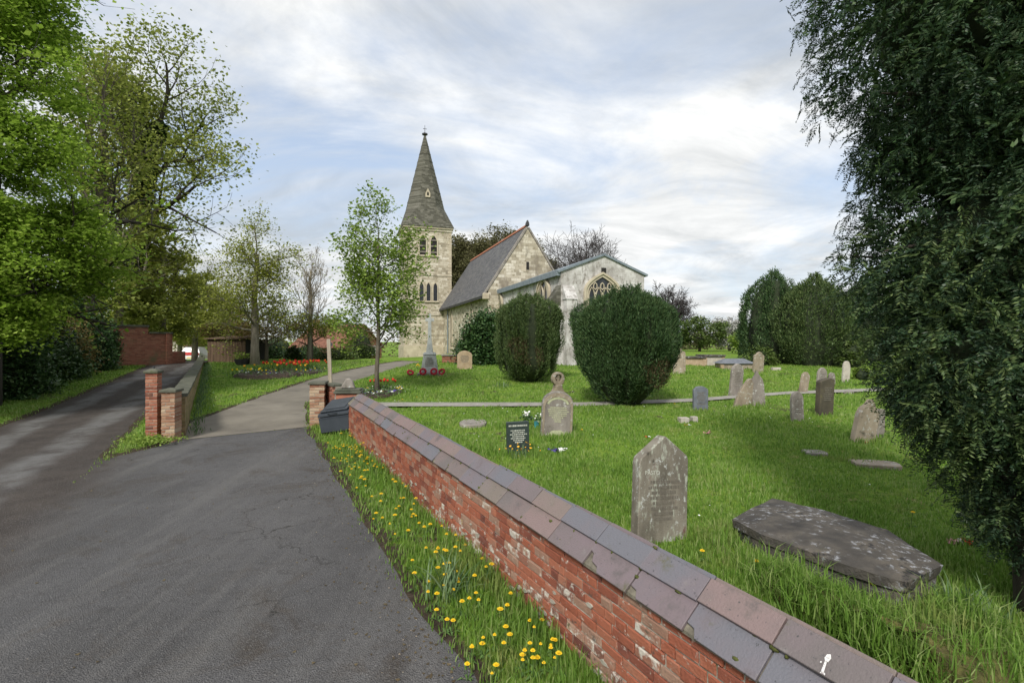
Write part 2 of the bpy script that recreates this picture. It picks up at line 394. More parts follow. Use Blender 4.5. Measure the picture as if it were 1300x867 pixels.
M['grass'] = grassmat('grass_blade', [(0.085, 0.165, 0.022), (0.14, 0.265, 0.04), (0.20, 0.33, 0.062), (0.31, 0.38, 0.14)])
M['strap'] = leafmat('strap_leaf', [(0.05, 0.11, 0.04), (0.10, 0.17, 0.07), (0.19, 0.26, 0.13)], 3, 0.25)
M['yellow'] = layered('petal_yellow', [(0.3, (0.72, 0.46, 0.01)), (0.7, (0.82, 0.60, 0.03))], 60, bump=0)
M['red'] = layered('petal_red', [(0.3, (0.50, 0.025, 0.015)), (0.7, (0.62, 0.06, 0.03))], 20, bump=0)
M['orange'] = layered('petal_orange', [(0.3, (0.75, 0.36, 0.02)), (0.7, (0.8, 0.45, 0.05))], 20, bump=0)
M['white'] = layered('petal_white', [(0.3, (0.72, 0.72, 0.70)), (0.7, (0.82, 0.82, 0.80))], 20, bump=0)
M['purple'] = layered('petal_purple', [(0.3, (0.05, 0.03, 0.20)), (0.7, (0.10, 0.07, 0.30))], 20, bump=0)
M['pink'] = layered('petal_pink', [(0.3, (0.55, 0.22, 0.25)), (0.7, (0.66, 0.36, 0.36))], 20, bump=0)
M['stem'] = layered('stem_green', [(0.3, (0.05, 0.10, 0.025)), (0.7, (0.09, 0.16, 0.04))], 20, bump=0)
M['teal'] = layered('glazed_teal', [(0.3, (0.04, 0.20, 0.22)), (0.7, (0.06, 0.26, 0.28))], 5, bump=0, rough=0.3)
M['car_white'] = layered('car_paint_white', [(0.3, (0.70, 0.71, 0.73)), (0.7, (0.78, 0.78, 0.79))], 2, bump=0, rough=0.3, spec=0.5)
M['car_red'] = layered('tail_lamp_red', [(0.3, (0.55, 0.05, 0.06)), (0.7, (0.65, 0.09, 0.09))], 2, bump=0, rough=0.3)
M['rubber'] = layered('rubber', [(0.3, (0.02, 0.02, 0.02)), (0.7, (0.035, 0.035, 0.035))], 9, bump=0.1)
M['plaster'] = layered('pale_plaster', [(0.3, (0.50, 0.45, 0.40)), (0.7, (0.62, 0.56, 0.5))], 2, bump=0.1)


def ground_mat():
    b = NB('lawn_ground')
    c = b.ramp(b.noise(0.55, 6, 0.65), [(0.3, (0.095, 0.17, 0.022)), (0.5, (0.15, 0.25, 0.03)), (0.7, (0.20, 0.29, 0.045))])
    c = b.mix(b.step(b.noise(9, 5, 0.7), 0.45, 0.75), c, (0.045, 0.085, 0.012))
    c = b.mix(b.step(b.noise(1.7, 5, 0.7), 0.56, 0.72), c, (0.26, 0.24, 0.10))
    c = b.mix(b.step(b.noise(2.6, 4, 0.7), 0.70, 0.78), c, (0.16, 0.11, 0.05))
    at = b.n("ShaderNodeAttribute"); at.attribute_name = "soil"
    soil = b.ramp(b.noise(14, 5), [(0.3, (0.035, 0.027, 0.02)), (0.7, (0.085, 0.066, 0.048))])
    f = b.step(b.math('ADD', at.outputs["Fac"], b.math('MULTIPLY', b.math('SUBTRACT', b.noise(5, 4, 0.7), 0.5), 0.9)), 0.42, 0.62)
    c = b.mix(f, c, soil)
    n = b.bump(b.noise(22, 6, 0.75), 0.9, 0.05)
    return b.done(c, 0.95, n, 0.1)


def asphalt_mat():
    b = NB('worn_asphalt')
    c = b.ramp(b.noise(0.35, 5, 0.65), [(0.3, (0.066, 0.065, 0.066)), (0.5, (0.096, 0.095, 0.098)), (0.7, (0.125, 0.123, 0.125))])
    c = b.mix(b.step(b.noise(0.8, 7, 0.75, 0.8), 0.50, 0.72), c, (0.064, 0.055, 0.047))
    c = b.mix(b.math('MULTIPLY', b.step(b.noise(6, 6, 0.8, 1.0), 0.50, 0.70), 0.6), c, (0.045, 0.043, 0.043))
    c = b.mix(b.math('MULTIPLY', b.step(b.noise(1.0, 6, 0.7, 0.3, (1.5, .16, 1)), 0.46, 0.66), .55), c, (0.15, 0.146, 0.142))
    c = b.mix(b.math('MULTIPLY', b.step(b.noise(1.6, 7, 0.8, 0.5), 0.55, 0.70), .5), c, (0.085, 0.072, 0.06))
    # lane wheel tracks: lateral distance from the lane's centre line
    s = b.n("ShaderNodeSeparateXYZ"); b.l(b.co, s.inputs[0])
    lat = b.math('ADD', b.math('MULTIPLY', b.math('ADD', s.outputs[0], 12.6), 0.898), b.math('MULTIPLY', b.math('SUBTRACT', s.outputs[1], 15.4), 0.44))
    wob = b.math('ADD', lat, b.math('MULTIPLY', b.math('SUBTRACT', b.noise(0.5, 3), 0.5), 0.9))
    ab = b.math('ABSOLUTE', wob)
    track = b.math('SUBTRACT', 1.0, b.step(b.math('ABSOLUTE', b.math('SUBTRACT', ab, 0.72)), 0.15, 0.5))
    inlane = b.math('SUBTRACT', 1.0, b.step(ab, 1.5, 2.6))
    dirt = b.ramp(b.noise(2.2, 5), [(0.3, (0.035, 0.026, 0.022)), (0.7, (0.072, 0.058, 0.048))])
    lanecol = b.mix(b.math('MULTIPLY', track, b.step(b.noise(0.9, 5, 0.7), 0.30, 0.62)), dirt, (0.165, 0.162, 0.16))
    c = b.mix(b.math('MULTIPLY', inlane, 0.85), c, lanecol)
    # aggregate and grit
    v = b.voro(90)
    # hair cracks along distorted cell edges, only in patches
    cv = b.n('ShaderNodeVectorMath'); cv.operation = 'MULTIPLY_ADD'
    nz = b.n('ShaderNodeTexNoise'); nz.inputs['Scale'].default_value = 2.5; nz.inputs['Detail'].default_value = 5; b.l(b.co, nz.inputs['Vector'])
    b.l(nz.outputs['Color'], cv.inputs[0]); cv.inputs[1].default_value = (.6, .6, .6); b.l(b.co, cv.inputs[2])
    ce = b.n('ShaderNodeTexVoronoi'); ce.feature = 'DISTANCE_TO_EDGE'; ce.inputs['Scale'].default_value = 0.8; b.l(cv.outputs[0], ce.inputs['Vector'])
    crack = b.math('MULTIPLY', b.math('SUBTRACT', 1.0, b.step(ce.outputs[0], 0.0, 0.012)), b.step(b.noise(0.5, 3), 0.52, 0.62))
    c = b.mix(b.math('MULTIPLY', crack, .8), c, (0.025, 0.024, 0.022))
    c = b.mix(b.math('MULTIPLY', b.step(b.noise(60, 3, 0.8), 0.42, 0.66), 0.35), c, (0.035, 0.034, 0.034))
    c = b.mix(b.math('MULTIPLY', b.step(b.noise(75, 2, 0.8), 0.54, 0.68), 0.6), c, (0.21, 0.205, 0.20))
    c = b.mix(b.step(b.noise(21, 2, 0.5), 0.775, 0.79), c, (0.26, 0.23, 0.19))
    n = b.bump(v, 0.9, 0.012)
    n = b.bump(b.noise(3, 6, 0.7), 0.35, 0.03, n)
    return b.done(c, 0.9, n, 0.2)


M['lawn'] = ground_mat()
M['asphalt'] = asphalt_mat()
M['concrete'] = layered('concrete_path', [(0.3, (0.12, 0.108, 0.09)), (0.55, (0.175, 0.158, 0.13)), (0.8, (0.23, 0.21, 0.175))], 0.9,
    layers=[((0.10, 0.092, 0.08), 1.6, 0.56, 0.76), ((0.27, 0.25, 0.21), 35, 0.62, 0.72)], bump=0.5, bscale=60)
M['flag'] = layered('flag_path', [(0.3, (0.20, 0.19, 0.165)), (0.7, (0.32, 0.305, 0.28))], 3, layers=[((0.10, 0.12, 0.05), 2.5, 0.58, 0.75)], bump=0.4)


# ------------------------------------------------------------------ mesh helpers
class MB:
    def __init__(s):
        s.v, s.f = [], []

    def add(s, V, Fs, mtx=None):
        o = len(s.v)
        for p in V:
            p = Vector(p)
            s.v.append(tuple(mtx @ p) if mtx is not None else tuple(p))
        s.f += [tuple(o + i for i in q) for q in Fs]
        return s

    def box(s, x0, x1, y0, y1, z0, z1, mtx=None, jit=0.0):
        V = [(x, y, z) for z in (z0, z1) for y in (y0, y1) for x in (x0, x1)]
        if jit: V = [tuple(c + random.uniform(-jit, jit) for c in p) for p in V]
        return s.add(V, [(0, 2, 3, 1), (4, 5, 7, 6), (0, 1, 5, 4), (1, 3, 7, 5), (3, 2, 6, 7), (2, 0, 4, 6)], mtx)

    def prism(s, poly, y0, y1, mtx=None):
        """polygon in the xz plane (counter-clockwise seen from -y) extruded along y"""
        k = len(poly)
        V = [(x, y0, z) for x, z in poly] + [(x, y1, z) for x, z in poly]
        Fs = [tuple(range(k)), tuple(range(2 * k - 1, k - 1, -1))]
        Fs += [(i, i + k, (i + 1) % k + k, (i + 1) % k) for i in range(k)]
        return s.add(V, Fs, mtx)

    def ring(s, outer, inner, y0, y1, mtx=None):
        """frame between two outlines of the same count (xz plane), extruded along y"""
        k = len(outer)
        V = [(x, y0, z) for x, z in outer] + [(x, y0, z) for x, z in inner] + [(x, y1, z) for x, z in outer] + [(x, y1, z) for x, z in inner]
        Fs = []
        for i in range(k):
            j = (i + 1) % k
            Fs += [(i, j, j + k, i + k), (i + 2 * k, i + 3 * k, j + 3 * k, j + 2 * k), (i, i + 2 * k, j + 2 * k, j), (i + k, j + k, j + 3 * k, i + 3 * k)]
        return s.add(V, Fs, mtx)

    def tube(s, pts, rad, k=6, cap=True):
        pts = [Vector(p) for p in pts]
        o = len(s.v)
        n = len(pts)
        up = Vector((0.3, 0.2, 0.9)).normalized()
        for i, p in enumerate(pts):
            d = (pts[min(i + 1, n - 1)] - pts[max(i - 1, 0)])
            if d.length < 1e-9: d = Vector((0, 0, 1))
            d.normalize()
            a = d.cross(up)
            if a.length < 0.05: a = d.cross(Vector((1, 0, 0)))
            a.normalize()
            b = d.cross(a)
            r = rad[i]
            for j in range(k):
                t = 2 * math.pi * j / k
                s.v.append(tuple(p + a * (r * math.cos(t)) + b * (r * math.sin(t))))
        for i in range(n - 1):
            for j in range(k):
                j2 = (j + 1) % k
                s.f.append((o + i * k + j, o + i * k + j2, o + (i + 1) * k + j2, o + (i + 1) * k + j))
        if cap:
            s.f.append(tuple(o + j for j in range(k))[::-1])
            s.f.append(tuple(o + (n - 1) * k + j for j in range(k)))
        return s

    def lathe(s, prof, k=16, mtx=None, square=False):
        V, Fs = [], []
        for r, z in prof:
            for j in range(k):
                t = 2 * math.pi * (j + (0.5 if square else 0)) / k
                V.append((r * math.cos(t), r * math.sin(t), z))
        for i in range(len(prof) - 1):
            for j in range(k):
                j2 = (j + 1) % k
                Fs.append((i * k + j, i * k + j2, (i + 1) * k + j2, (i + 1) * k + j))
        Fs.append(tuple(range(k))[::-1]); Fs.append(tuple((len(prof) - 1) * k + j for j in range(k)))
        return s.add(V, Fs, mtx)

    def mesh(s, name, m, bevel=0.0, smooth=False):
        me = bpy.data.meshes.new(name)
        me.from_pydata(s.v, [], s.f)
        if bevel:
            import bmesh
            bm = bmesh.new(); bm.from_mesh(me)
            bmesh.ops.remove_doubles(bm, verts=bm.verts, dist=1e-5)
            bmesh.ops.bevel(bm, geom=list(bm.edges), offset=bevel, segments=1, affect='EDGES', clamp_overlap=True)
            bm.to_mesh(me); bm.free()
        me.materials.append(m)
        if smooth: me.polygons.foreach_set("use_smooth", [True] * len(me.polygons))
        me.update()
        return me

    def build(s, name, m, parent=None, loc=None, rot=None, bevel=0.0, smooth=False):
        return link(name, s.mesh(name, m, bevel, smooth), parent, loc, rot)


def link(name, me, parent=None, loc=None, rot=None):
    o = bpy.data.objects.new(name, me)
    COL.objects.link(o)
    if parent is not None: o.parent = parent
    if loc is not None: o.location = loc
    if rot is not None: o.rotation_euler = rot
    return o


def tag(o, label=None, cat=None, group=None, kind=None):
    for k, v in (('label', label), ('category', cat), ('group', group), ('kind', kind)):
        if v: o[k] = v
    return o


def empty(name, loc, rz=0.0, label=None, cat=None, group=None):
    o = bpy.data.objects.new(name, None)
    o.empty_display_size = 0.2
    COL.objects.link(o)
    o.location = loc
    o.rotation_euler = (0, 0, rz)
    return tag(o, label, cat, group)


def mesh_np(name, V, Q, m, attr=None):
    """many faces of one size (Q: n x 3 or n x 4) straight from numpy"""
    V = np.asarray(V, dtype=np.float32); Q = np.asarray(Q, dtype=np.int32)
    me = bpy.data.meshes.new(name)
    k = Q.shape[1]
    me.vertices.add(len(V)); me.vertices.foreach_set("co", V.ravel())
    me.loops.add(Q.size); me.loops.foreach_set("vertex_index", Q.ravel())
    me.polygons.add(len(Q))
    me.polygons.foreach_set("loop_start", np.arange(0, Q.size, k, dtype=np.int32))
    me.polygons.foreach_set("loop_total", np.full(len(Q), k, dtype=np.int32))
    if attr:
        for an, av in attr.items():
            a = me.attributes.new(an, 'FLOAT', 'POINT')
            a.data.foreach_set("value", np.asarray(av, dtype=np.float32))
    me.materials.append(m)
    me.update(calc_edges=True)
    return me


def unit(v):
    return v / np.maximum(np.linalg.norm(v, axis=1, keepdims=True), 1e-9)


def leaf_quads(C, size, up=0.4, asp=0.7, fold=0.12, axis=None, spread=1.0):
    """folded diamond leaves at the points C; axis = preferred pointing direction (n x 3)"""
    n = len(C)
    nrm = rng.normal(size=(n, 3)); nrm[:, 2] = np.abs(nrm[:, 2]) + up * 2
    nrm = unit(nrm)
    a = rng.normal(size=(n, 3)) * spread
    if axis is not None: a = a + axis
    a = unit(a - nrm * np.sum(a * nrm, axis=1, keepdims=True)) if axis is None else unit(a)
    b = unit(np.cross(nrm, a))
    s = (size * rng.uniform(0.65, 1.3, n))[:, None] if np.isscalar(size) else size[:, None]
    V = np.empty((n, 4, 3))
    V[:, 0] = C - a * s * 0.5
    V[:, 1] = C + b * s * asp * 0.5 - nrm * s * fold
    V[:, 2] = C + a * s * 0.5
    V[:, 3] = C - b * s * asp * 0.5 - nrm * s * fold
    return V.reshape(-1, 3), np.arange(4 * n).reshape(n, 4)


def leaf_obj(name, C, size, m, parent=None, **kw):
    C = np.asarray(C)
    V, Q = leaf_quads(C, size, **kw)
    return link(name, mesh_np(name, V, Q, m), parent)


def vnoise(x, y, s, seed=0):
    x = np.asarray(x, dtype=float) * s; y = np.asarray(y, dtype=float) * s
    xi, yi = np.floor(x).astype(np.int64), np.floor(y).astype(np.int64)
    fx, fy = x - xi, y - yi
    fx, fy = fx * fx * (3 - 2 * fx), fy * fy * (3 - 2 * fy)
    def h(a, b):
        n = (a * 374761393 + b * 668265263 + seed * 982451653) & 0xffffffff
        n = ((n ^ (n >> 13)) * 1274126177) & 0xffffffff
        return ((n ^ (n >> 16)) & 0xffff) / 65535.0
    return (h(xi, yi) * (1 - fx) + h(xi + 1, yi) * fx) * (1 - fy) + (h(xi, yi + 1) * (1 - fx) + h(xi + 1, yi + 1) * fx) * fy


# ------------------------------------------------------------------ the lie of the land
GY = np.array([-300, -30, 0, 5, 11, 13, 15, 18, 22, 26, 29, 31, 33, 36, 60, 90, 200, 5000], float)
GZ = np.array([-.6, -.4, 0, .11, .242, .30, .375, .51, .70, .89, 1.03, 1.11, 1.16, 1.19, 1.2, 1.0, 0.2, 0.0], float)


def smooth(a, b, x):
    t = np.clip((x - a) / (b - a), 0, 1)
    return t * t * (3 - 2 * t)


def g(x, y):
    x = np.asarray(x, float); y = np.asarray(y, float)
    z = np.interp(y, GY, GZ)
    return z - 1.15 * smooth(33, 60, y) * (1 - smooth(-14, -5, x)) * (1 - smooth(80, 200, y))


def P(px, py, lift=0.0):
    """where the sight line through a point of the photograph meets the ground"""
    Y = np.arange(1.0, 120.0, 0.01)
    z = CAM_H - (py - HY) / F * Y
    hit = np.nonzero(g((px - HX) / F * Y, Y) + lift >= z)[0]
    y = Y[hit[0]] if len(hit) else 120.0
    return ((px - HX) / F * y, y)


def at(px, py, Y):
    return ((px - HX) / F * Y, Y, CAM_H - (py - HY) / F * Y)


# roads and paths as plan polylines: left edge and right edge from near to far
def plan(pts, lift=0.0):
    return [P(a, b, lift) for a, b in pts]


verge_edge = [(2.1, -6.0), (1.2, -1.0)] + plan([(594, 867), (545, 800), (490, 720), (440, 632), (412, 585), (392, 556), (384, 543)])
drive_left = [(-7.0, -6.0), (-6.6, -1.0)] + plan([(-330, 867), (-160, 760), (-10, 680), (80, 620), (150, 580), (205, 566), (228, 559)])
con_left = plan([(228, 559), (246, 536), (300, 517), (345, 500), (392, 484), (440, 471), (478, 463.5), (512, 458.5)])
con_right = plan([(384, 543), (383, 524), (386, 512), (410, 500), (440, 487), (478, 474), (510, 465.5), (535, 459.5)])
LD = np.array((-0.44, 0.898)); LN = np.array((0.898, 0.44)); LC = np.array((-12.6, 15.4))
lane_l, lane_r = [], []
for t in (-24, -16, -12, -8, -5, -2, 2, 6, 10, 15, 20, 28, 38, 55, 75):
    c = LC + LD * t
    wd = 1.35 if t > 0 else 1.35 + 0.05 * -t
    lane_l.append(tuple(c - LN * wd)); lane_r.append(tuple(c + LN * wd))
foot_a = plan([(470, 512), (600, 512), (740, 512), (880, 507), (1000, 498), (1110, 494), (1240, 489)], 0.1)
foot_b = plan([(455, 517), (600, 517), (740, 516.5), (880, 511), (1000, 501.5), (1110, 497.5), (1240, 493)], 0.1)


def seg_dist(X, Y, poly):
    d = np.full(X.shape, 1e9)
    ins = np.zeros(X.shape, bool)
    k = len(poly)
    for i in range(k):
        (ax, ay), (bx, by) = poly[i], poly[(i + 1) % k]
        ex, ey = bx - ax, by - ay
        L = ex * ex + ey * ey + 1e-12
        t = np.clip(((X - ax) * ex + (Y - ay) * ey) / L, 0, 1)
        d = np.minimum(d, np.hypot(X - ax - t * ex, Y - ay - t * ey))
        c = (ay > Y) != (by > Y)
        with np.errstate(divide='ignore', invalid='ignore'):
            xi = ex * (Y - ay) / (by - ay if abs(by - ay) > 1e-12 else 1e-12) + ax
        ins ^= c & (X < xi)
    return np.where(ins, -d, d)


ROADS = [drive_left + verge_edge[::-1], con_left + con_right[::-1], lane_l + lane_r[::-1]]


def road_sd(X, Y):
    d = np.full(X.shape, 1e9)
    for p in ROADS: d = np.minimum(d, seg_dist(X, Y, p))
    return d


def lawn_z(X, Y, sd=None):
    X = np.asarray(X, float); Y = np.asarray(Y, float)
    if sd is None: sd = road_sd(X, Y)
    wob = (vnoise(X, Y, 1.3, 3) - 0.5) * 0.16
    bump = (vnoise(X, Y, 0.9, 1) - 0.5) * 0.05 + (vnoise(X, Y, 2.7, 2) - 0.5) * 0.025
    near = np.clip(sd / 0.8, 0, 1)
    return g(X, Y) + np.clip((sd + wob) * 0.16, -0.12, 0.1) + bump * near


def zl(x, y):
    return float(lawn_z(np.array([x]), np.array([y]))[0])


def on(px, py, lift=0.08):
    x, y = P(px, py, lift)
    return (x, y, zl(x, y))


def axis(lo, hi, step, far):
    a = list(np.arange(lo, hi, step))
    d, v = step, hi
    while v < far:
        a.append(v); d *= 1.16; v += d
    d, v = step, lo
    b = []
    while v > -far:
        d *= 1.16; v -= d; b.append(v)
    return np.array(b[::-1] + a)


gx, gy = axis(-22, 13, 0.17, 2600), axis(-1, 34, 0.17, 3000)
GXX, GYY = np.meshgrid(gx, gy)
SD = road_sd(GXX, GYY)
GZZ = lawn_z(GXX, GYY, SD)
soil = np.clip(1 - np.abs(SD) / 0.42, 0, 1)
soil = np.maximum(soil, .50 * smooth(.72, .86, vnoise(GXX, GYY, 1.0, 31)))
nx, ny = len(gx), len(gy)
idx = np.arange(nx * ny).reshape(ny, nx)
Q = np.stack([idx[:-1, :-1], idx[:-1, 1:], idx[1:, 1:], idx[1:, :-1]], -1).reshape(-1, 4)
me = mesh_np('lawn_ground', np.stack([GXX, GYY, GZZ], -1).reshape(-1, 3), Q, M['lawn'], {'soil': soil.ravel()})
me.polygons.foreach_set("use_smooth", [True] * len(me.polygons))
tag(link('ground', me), kind='structure')


def resample(pl, n):
    pl = np.array(pl, float)
    s = np.r_[0, np.cumsum(np.hypot(*np.diff(pl, axis=0).T))]
    t = np.linspace(0, s[-1], n)
    return np.stack([np.interp(t, s, pl[:, 0]), np.interp(t, s, pl[:, 1])], -1)


def sheet(name, left, right, n, m, lift, mt, grow=0.3, pts=False):
    A, B = (np.array(left, float), np.array(right, float)) if pts else (resample(left, n), resample(right, n))
    d = unit(B - A)
    A, B = A - d * grow, B + d * grow
    t = np.linspace(0, 1, m)[None, :, None]
    G = A[:, None] * (1 - t) + B[:, None] * t
    z = g(G[..., 0], G[..., 1]) + lift
    V = np.concatenate([G, z[..., None]], -1).reshape(-1, 3)
    n = len(A)
    ix = np.arange(n * m).reshape(n, m)
    q = np.stack([ix[:-1, :-1], ix[:-1, 1:], ix[1:, 1:], ix[1:, :-1]], -1).reshape(-1, 4)
    return tag(link(name, mesh_np(name, V, q, mt)), kind='structure')


sheet('lane', lane_l, lane_r, 120, 8, 0.0, M['asphalt'])
sheet('driveway', drive_left, verge_edge, 90, 24, 0.006, M['asphalt'])
sheet('concrete_path', con_left, con_right, 90, 8, 0.013, M['concrete'], grow=0.25)
sheet('footpath', foot_a, foot_b, 80, 3, 0.135, M['flag'], grow=0.0)


# ------------------------------------------------------------------ front brick wall with tile coping
U = Vector((-0.469, 0.883, 0.0183)).normalized()
NN = Vector((0.883, 0.469, 0.0)).normalized()
WW = NN.cross(U) * -1
if WW.z < 0: WW = -WW
W0 = Vector((2.2 * 0.883, 2.2 * 0.469, 0.862))
front_wall = empty('brick_wall', W0)
# local axes: x along the wall away from the camera, y into the churchyard, z up; origin at the eaves of the coping
front_wall.matrix_world = Matrix(((U.x, NN.x, WW.x, W0.x), (U.y, NN.y, WW.y, W0.y), (U.z, NN.z, WW.z, W0.z), (0, 0, 0, 1)))
tag(front_wall, 'low red brick wall with purple tile coping running diagonally from the foreground', 'wall')
WX0, WX1 = -0.9, 12.12
MB().box(WX0, WX1, 0.013, 0.407, -1.2, -0.004).build('mortar_core', M['mortar'], front_wall)
MB().box(WX0, WX1, 0.405, 0.42, -1.2, -0.004).build('rear_face', M['brickwall_far'], front_wall)


def brick_mesh(L, H, D, seed):
    random.seed(seed)
    b = MB()
    j = 0.0035
    # front face has a worn, chamfered edge; 8 + 8 corners
    c = 0.006
    V = []
    for (y, inset) in ((0.0, c), (c, 0.0), (D, 0.0)):
        for (sx, sz) in ((-1, -1), (1, -1), (1, 1), (-1, 1)):
            V.append((sx * (L / 2 - inset) + random.uniform(-j, j), y + random.uniform(-0.003, 0.003), sz * (H / 2 - inset) + random.uniform(-j, j)))
    Fs = [(0, 1, 2, 3)]
    for k in (0, 4):
        for i in range(4):
            Fs.append((k + i, k + 4 + i, k + 4 + (i + 1) % 4, k + (i + 1) % 4))
    b.add(V, Fs)
    return b.mesh('brick', M['brick'])


stretchers = [brick_mesh(0.215, 0.066, 0.09, s) for s in range(6)]
headers = [brick_mesh(0.103, 0.066, 0.09, 20 + s) for s in range(4)]


def limed(me):
    m2 = me.copy(); m2.materials.clear(); m2.materials.append(M['brick_limed']); return m2


stretchers_l, headers_l = [limed(m) for m in stretchers], [limed(m) for m in headers]
random.seed(11)
places = []
for row in range(11):
    zc_ = -0.046 - row * 0.0755
    x = WX0 + (0.0 if row % 2 == 0 else 0.165)
    hd = row % 4 == 3
    while x < WX1 - 0.05:
        is_h = (random.random() < 0.85) if hd else (random.random() < 0.12)
        L = 0.103 if is_h else 0.215
        if x + L > WX1: L = 0.103; is_h = True
        places.append((x + L / 2, zc_, is_h))
        x += L + 0.0115
vis = [p for p in places if p[0] > 0.85]
vis.sort(key=lambda p: p[0] + 0.12 * (0 if p[1] > -0.7 else 8))
solo, rest = vis[:298], vis[298:] + [p for p in places if p[0] <= 0.85]
for (x, z, is_h) in solo:
    old = random.random() < (.06 if z > -.4 else .06 + (-.4 - z) * 1.7)
    o = link('brick', random.choice((headers_l if is_h else stretchers_l) if old else (headers if is_h else stretchers)), front_wall, (x + random.uniform(-.002, .002), random.uniform(-0.004, 0.004), z + random.uniform(-.002, .002)))
    o.rotation_euler = (0, random.uniform(-0.008, 0.008), random.uniform(-0.012, 0.012))
far_groups = {}
for (x, z, is_h) in rest: far_groups.setdefault(random.randrange(5), []).append((x, z, is_h))
fb = MB()
for (x, z, is_h) in rest:
    L = 0.103 if is_h else 0.215
    y = random.uniform(-0.004, 0.004)
    fb.box(x - L / 2, x + L / 2, y, y + 0.05, z - 0.033, z + 0.033, jit=0.002)


def islandmat():
    b = NB('brick_red_joined')
    r = b.n("ShaderNodeNewGeometry").outputs["Random Per Island"]
    f = b.math('ADD', b.math('MULTIPLY', r, 0.62), b.math('MULTIPLY', b.noise(6, 5), 0.38))
    c = b.ramp(f, [(0.12, (0.085, 0.04, 0.035)), (0.26, (0.20, 0.065, 0.042)), (0.45, (0.29, 0.092, 0.052)), (0.62, (0.33, 0.125, 0.075)), (0.74, (0.27, 0.155, 0.11)), (0.88, (0.33, 0.22, 0.16))])
    c = b.mix(b.step(b.noise(11, 5, 0.65), 0.58, 0.72), c, (0.42, 0.38, 0.33))
    c = b.mix(b.step(b.noise(7, 5, 0.65), 0.62, 0.75), c, (0.10, 0.085, 0.07))
    return b.done(c, 0.88, b.bump(b.noise(70, 4), 0.6, 0.01))


tag(fb.build('brick_courses', islandmat(), front_wall), kind='stuff')
# crumbling lime along the foot of the wall: mortar smears standing 2-3 mm proud of the bricks
sm = MB()
for i in range(120):
    x = random.uniform(0.9, 10); z = -0.74 + abs(random.gauss(0, 0.15)); r = random.uniform(0.008, 0.022)
    k = 7
    pl = [(x + r * random.uniform(0.5, 1.4) * 2.2 * math.cos(2 * math.pi * q / k), z + r * random.uniform(0.6, 1.2) * math.sin(2 * math.pi * q / k)) for q in range(k)]
    sm.prism(pl, -0.007 - 0.003 * random.random(), 0.02)
tag(sm.build('lime_smears', M['mortar'], front_wall), kind='stuff')

# coping tiles: two rows on each slope, upper row lapping over the lower
TL = 0.465


def tile_mesh(y0, z0, y1, z1, th, seed, chip=None):
    random.seed(seed)
    L = TL - 0.007
    d = Vector((0, y1 - y0, z1 - z0)); S = d.length; d.normalize()
    n = Vector((0, -d.z, d.y))
    poly = [(-L / 2, 0), (L / 2, 0), (L / 2, S), (-L / 2, S)]
    if chip == 1:      # corner broken off at the near lower end
        poly = [(-L / 2, 0.10), (-L / 2 + 0.03, 0.085), (-L / 2 + 0.05, 0.04), (-L / 2 + 0.13, 0.022), (-L / 2 + 0.15, 0.0), (L / 2, 0), (L / 2, S), (-L / 2, S)]
    if chip == 2:
        poly = [(-L / 2, 0), (L / 2 - 0.17, 0.0), (L / 2 - 0.14, 0.035), (L / 2 - 0.07, 0.05), (L / 2 - 0.04, 0.10), (L / 2, 0.115), (L / 2, S), (-L / 2, S)]
    if chip == 3:
        poly = [(-L / 2, 0), (L / 2 - 0.09, 0.0), (L / 2 - 0.055, 0.045), (L / 2, 0.055), (L / 2, S), (-L / 2, S)]
    b = MB()
    k = len(poly)
    top, bot = [], []
    for (x, s_) in poly:
        x += random.uniform(-0.0015, 0.0015)
        p = Vector((x, y0, z0)) + d * (s_ + random.uniform(-0.001, 0.001))
        top.append(p + n * th); bot.append(p)
    V = [tuple(p) for p in top + bot]
    b.add(V, [tuple(range(k)), tuple(range(2 * k - 1, k - 1, -1))] + [(i, i + k, (i + 1) % k + k, (i + 1) % k) for i in range(k)])
    return b.mesh('coping_tile', M['coping'], bevel=0.003)


LOW = (-0.032, -0.012, 0.105, 0.108)
UPP = (0.088, 0.120, 0.207, 0.221)
lows = [tile_mesh(*LOW, 0.022, 40 + i) for i in range(3)]
upps = [tile_mesh(*UPP, 0.028, 50 + i) for i in range(3)]
chips = {i: tile_mesh(*LOW, 0.022, 60 + i, chip=i) for i in (1, 2, 3)}
# rear slope mirrored about the ridge (y -> 0.415 - y)
def mirrored(me):
    m2 = me.copy()
    co = np.empty(len(m2.vertices) * 3); m2.vertices.foreach_get("co", co)
    co = co.reshape(-1, 3); co[:, 1] = 0.415 - co[:, 1]
    m2.vertices.foreach_set("co", co.ravel()); m2.flip_normals(); m2.update()
    return m2
rlow, rupp = mirrored(lows[0]), mirrored(upps[0])
MB().prism([(-0.005, -0.012), (0.42, -0.012), (0.21, 0.203), (0.205, 0.203)], WX0, WX1).mesh  # profile note
core = MB()
prof = [(-0.02, -0.022), (0.435, -0.022), (0.435, 0.0), (0.2125, 0.206), (0.2025, 0.206), (-0.02, 0.0)]
core.add([(WX0, y, z) for y, z in prof] + [(WX1, y, z) for y, z in prof], [tuple(range(6))[::-1], tuple(range(6, 12))] + [(i, (i + 1) % 6, (i + 1) % 6 + 6, i + 6) for i in range(6)])
core.build('bedding', M['cement'], front_wall)
random.seed(5)
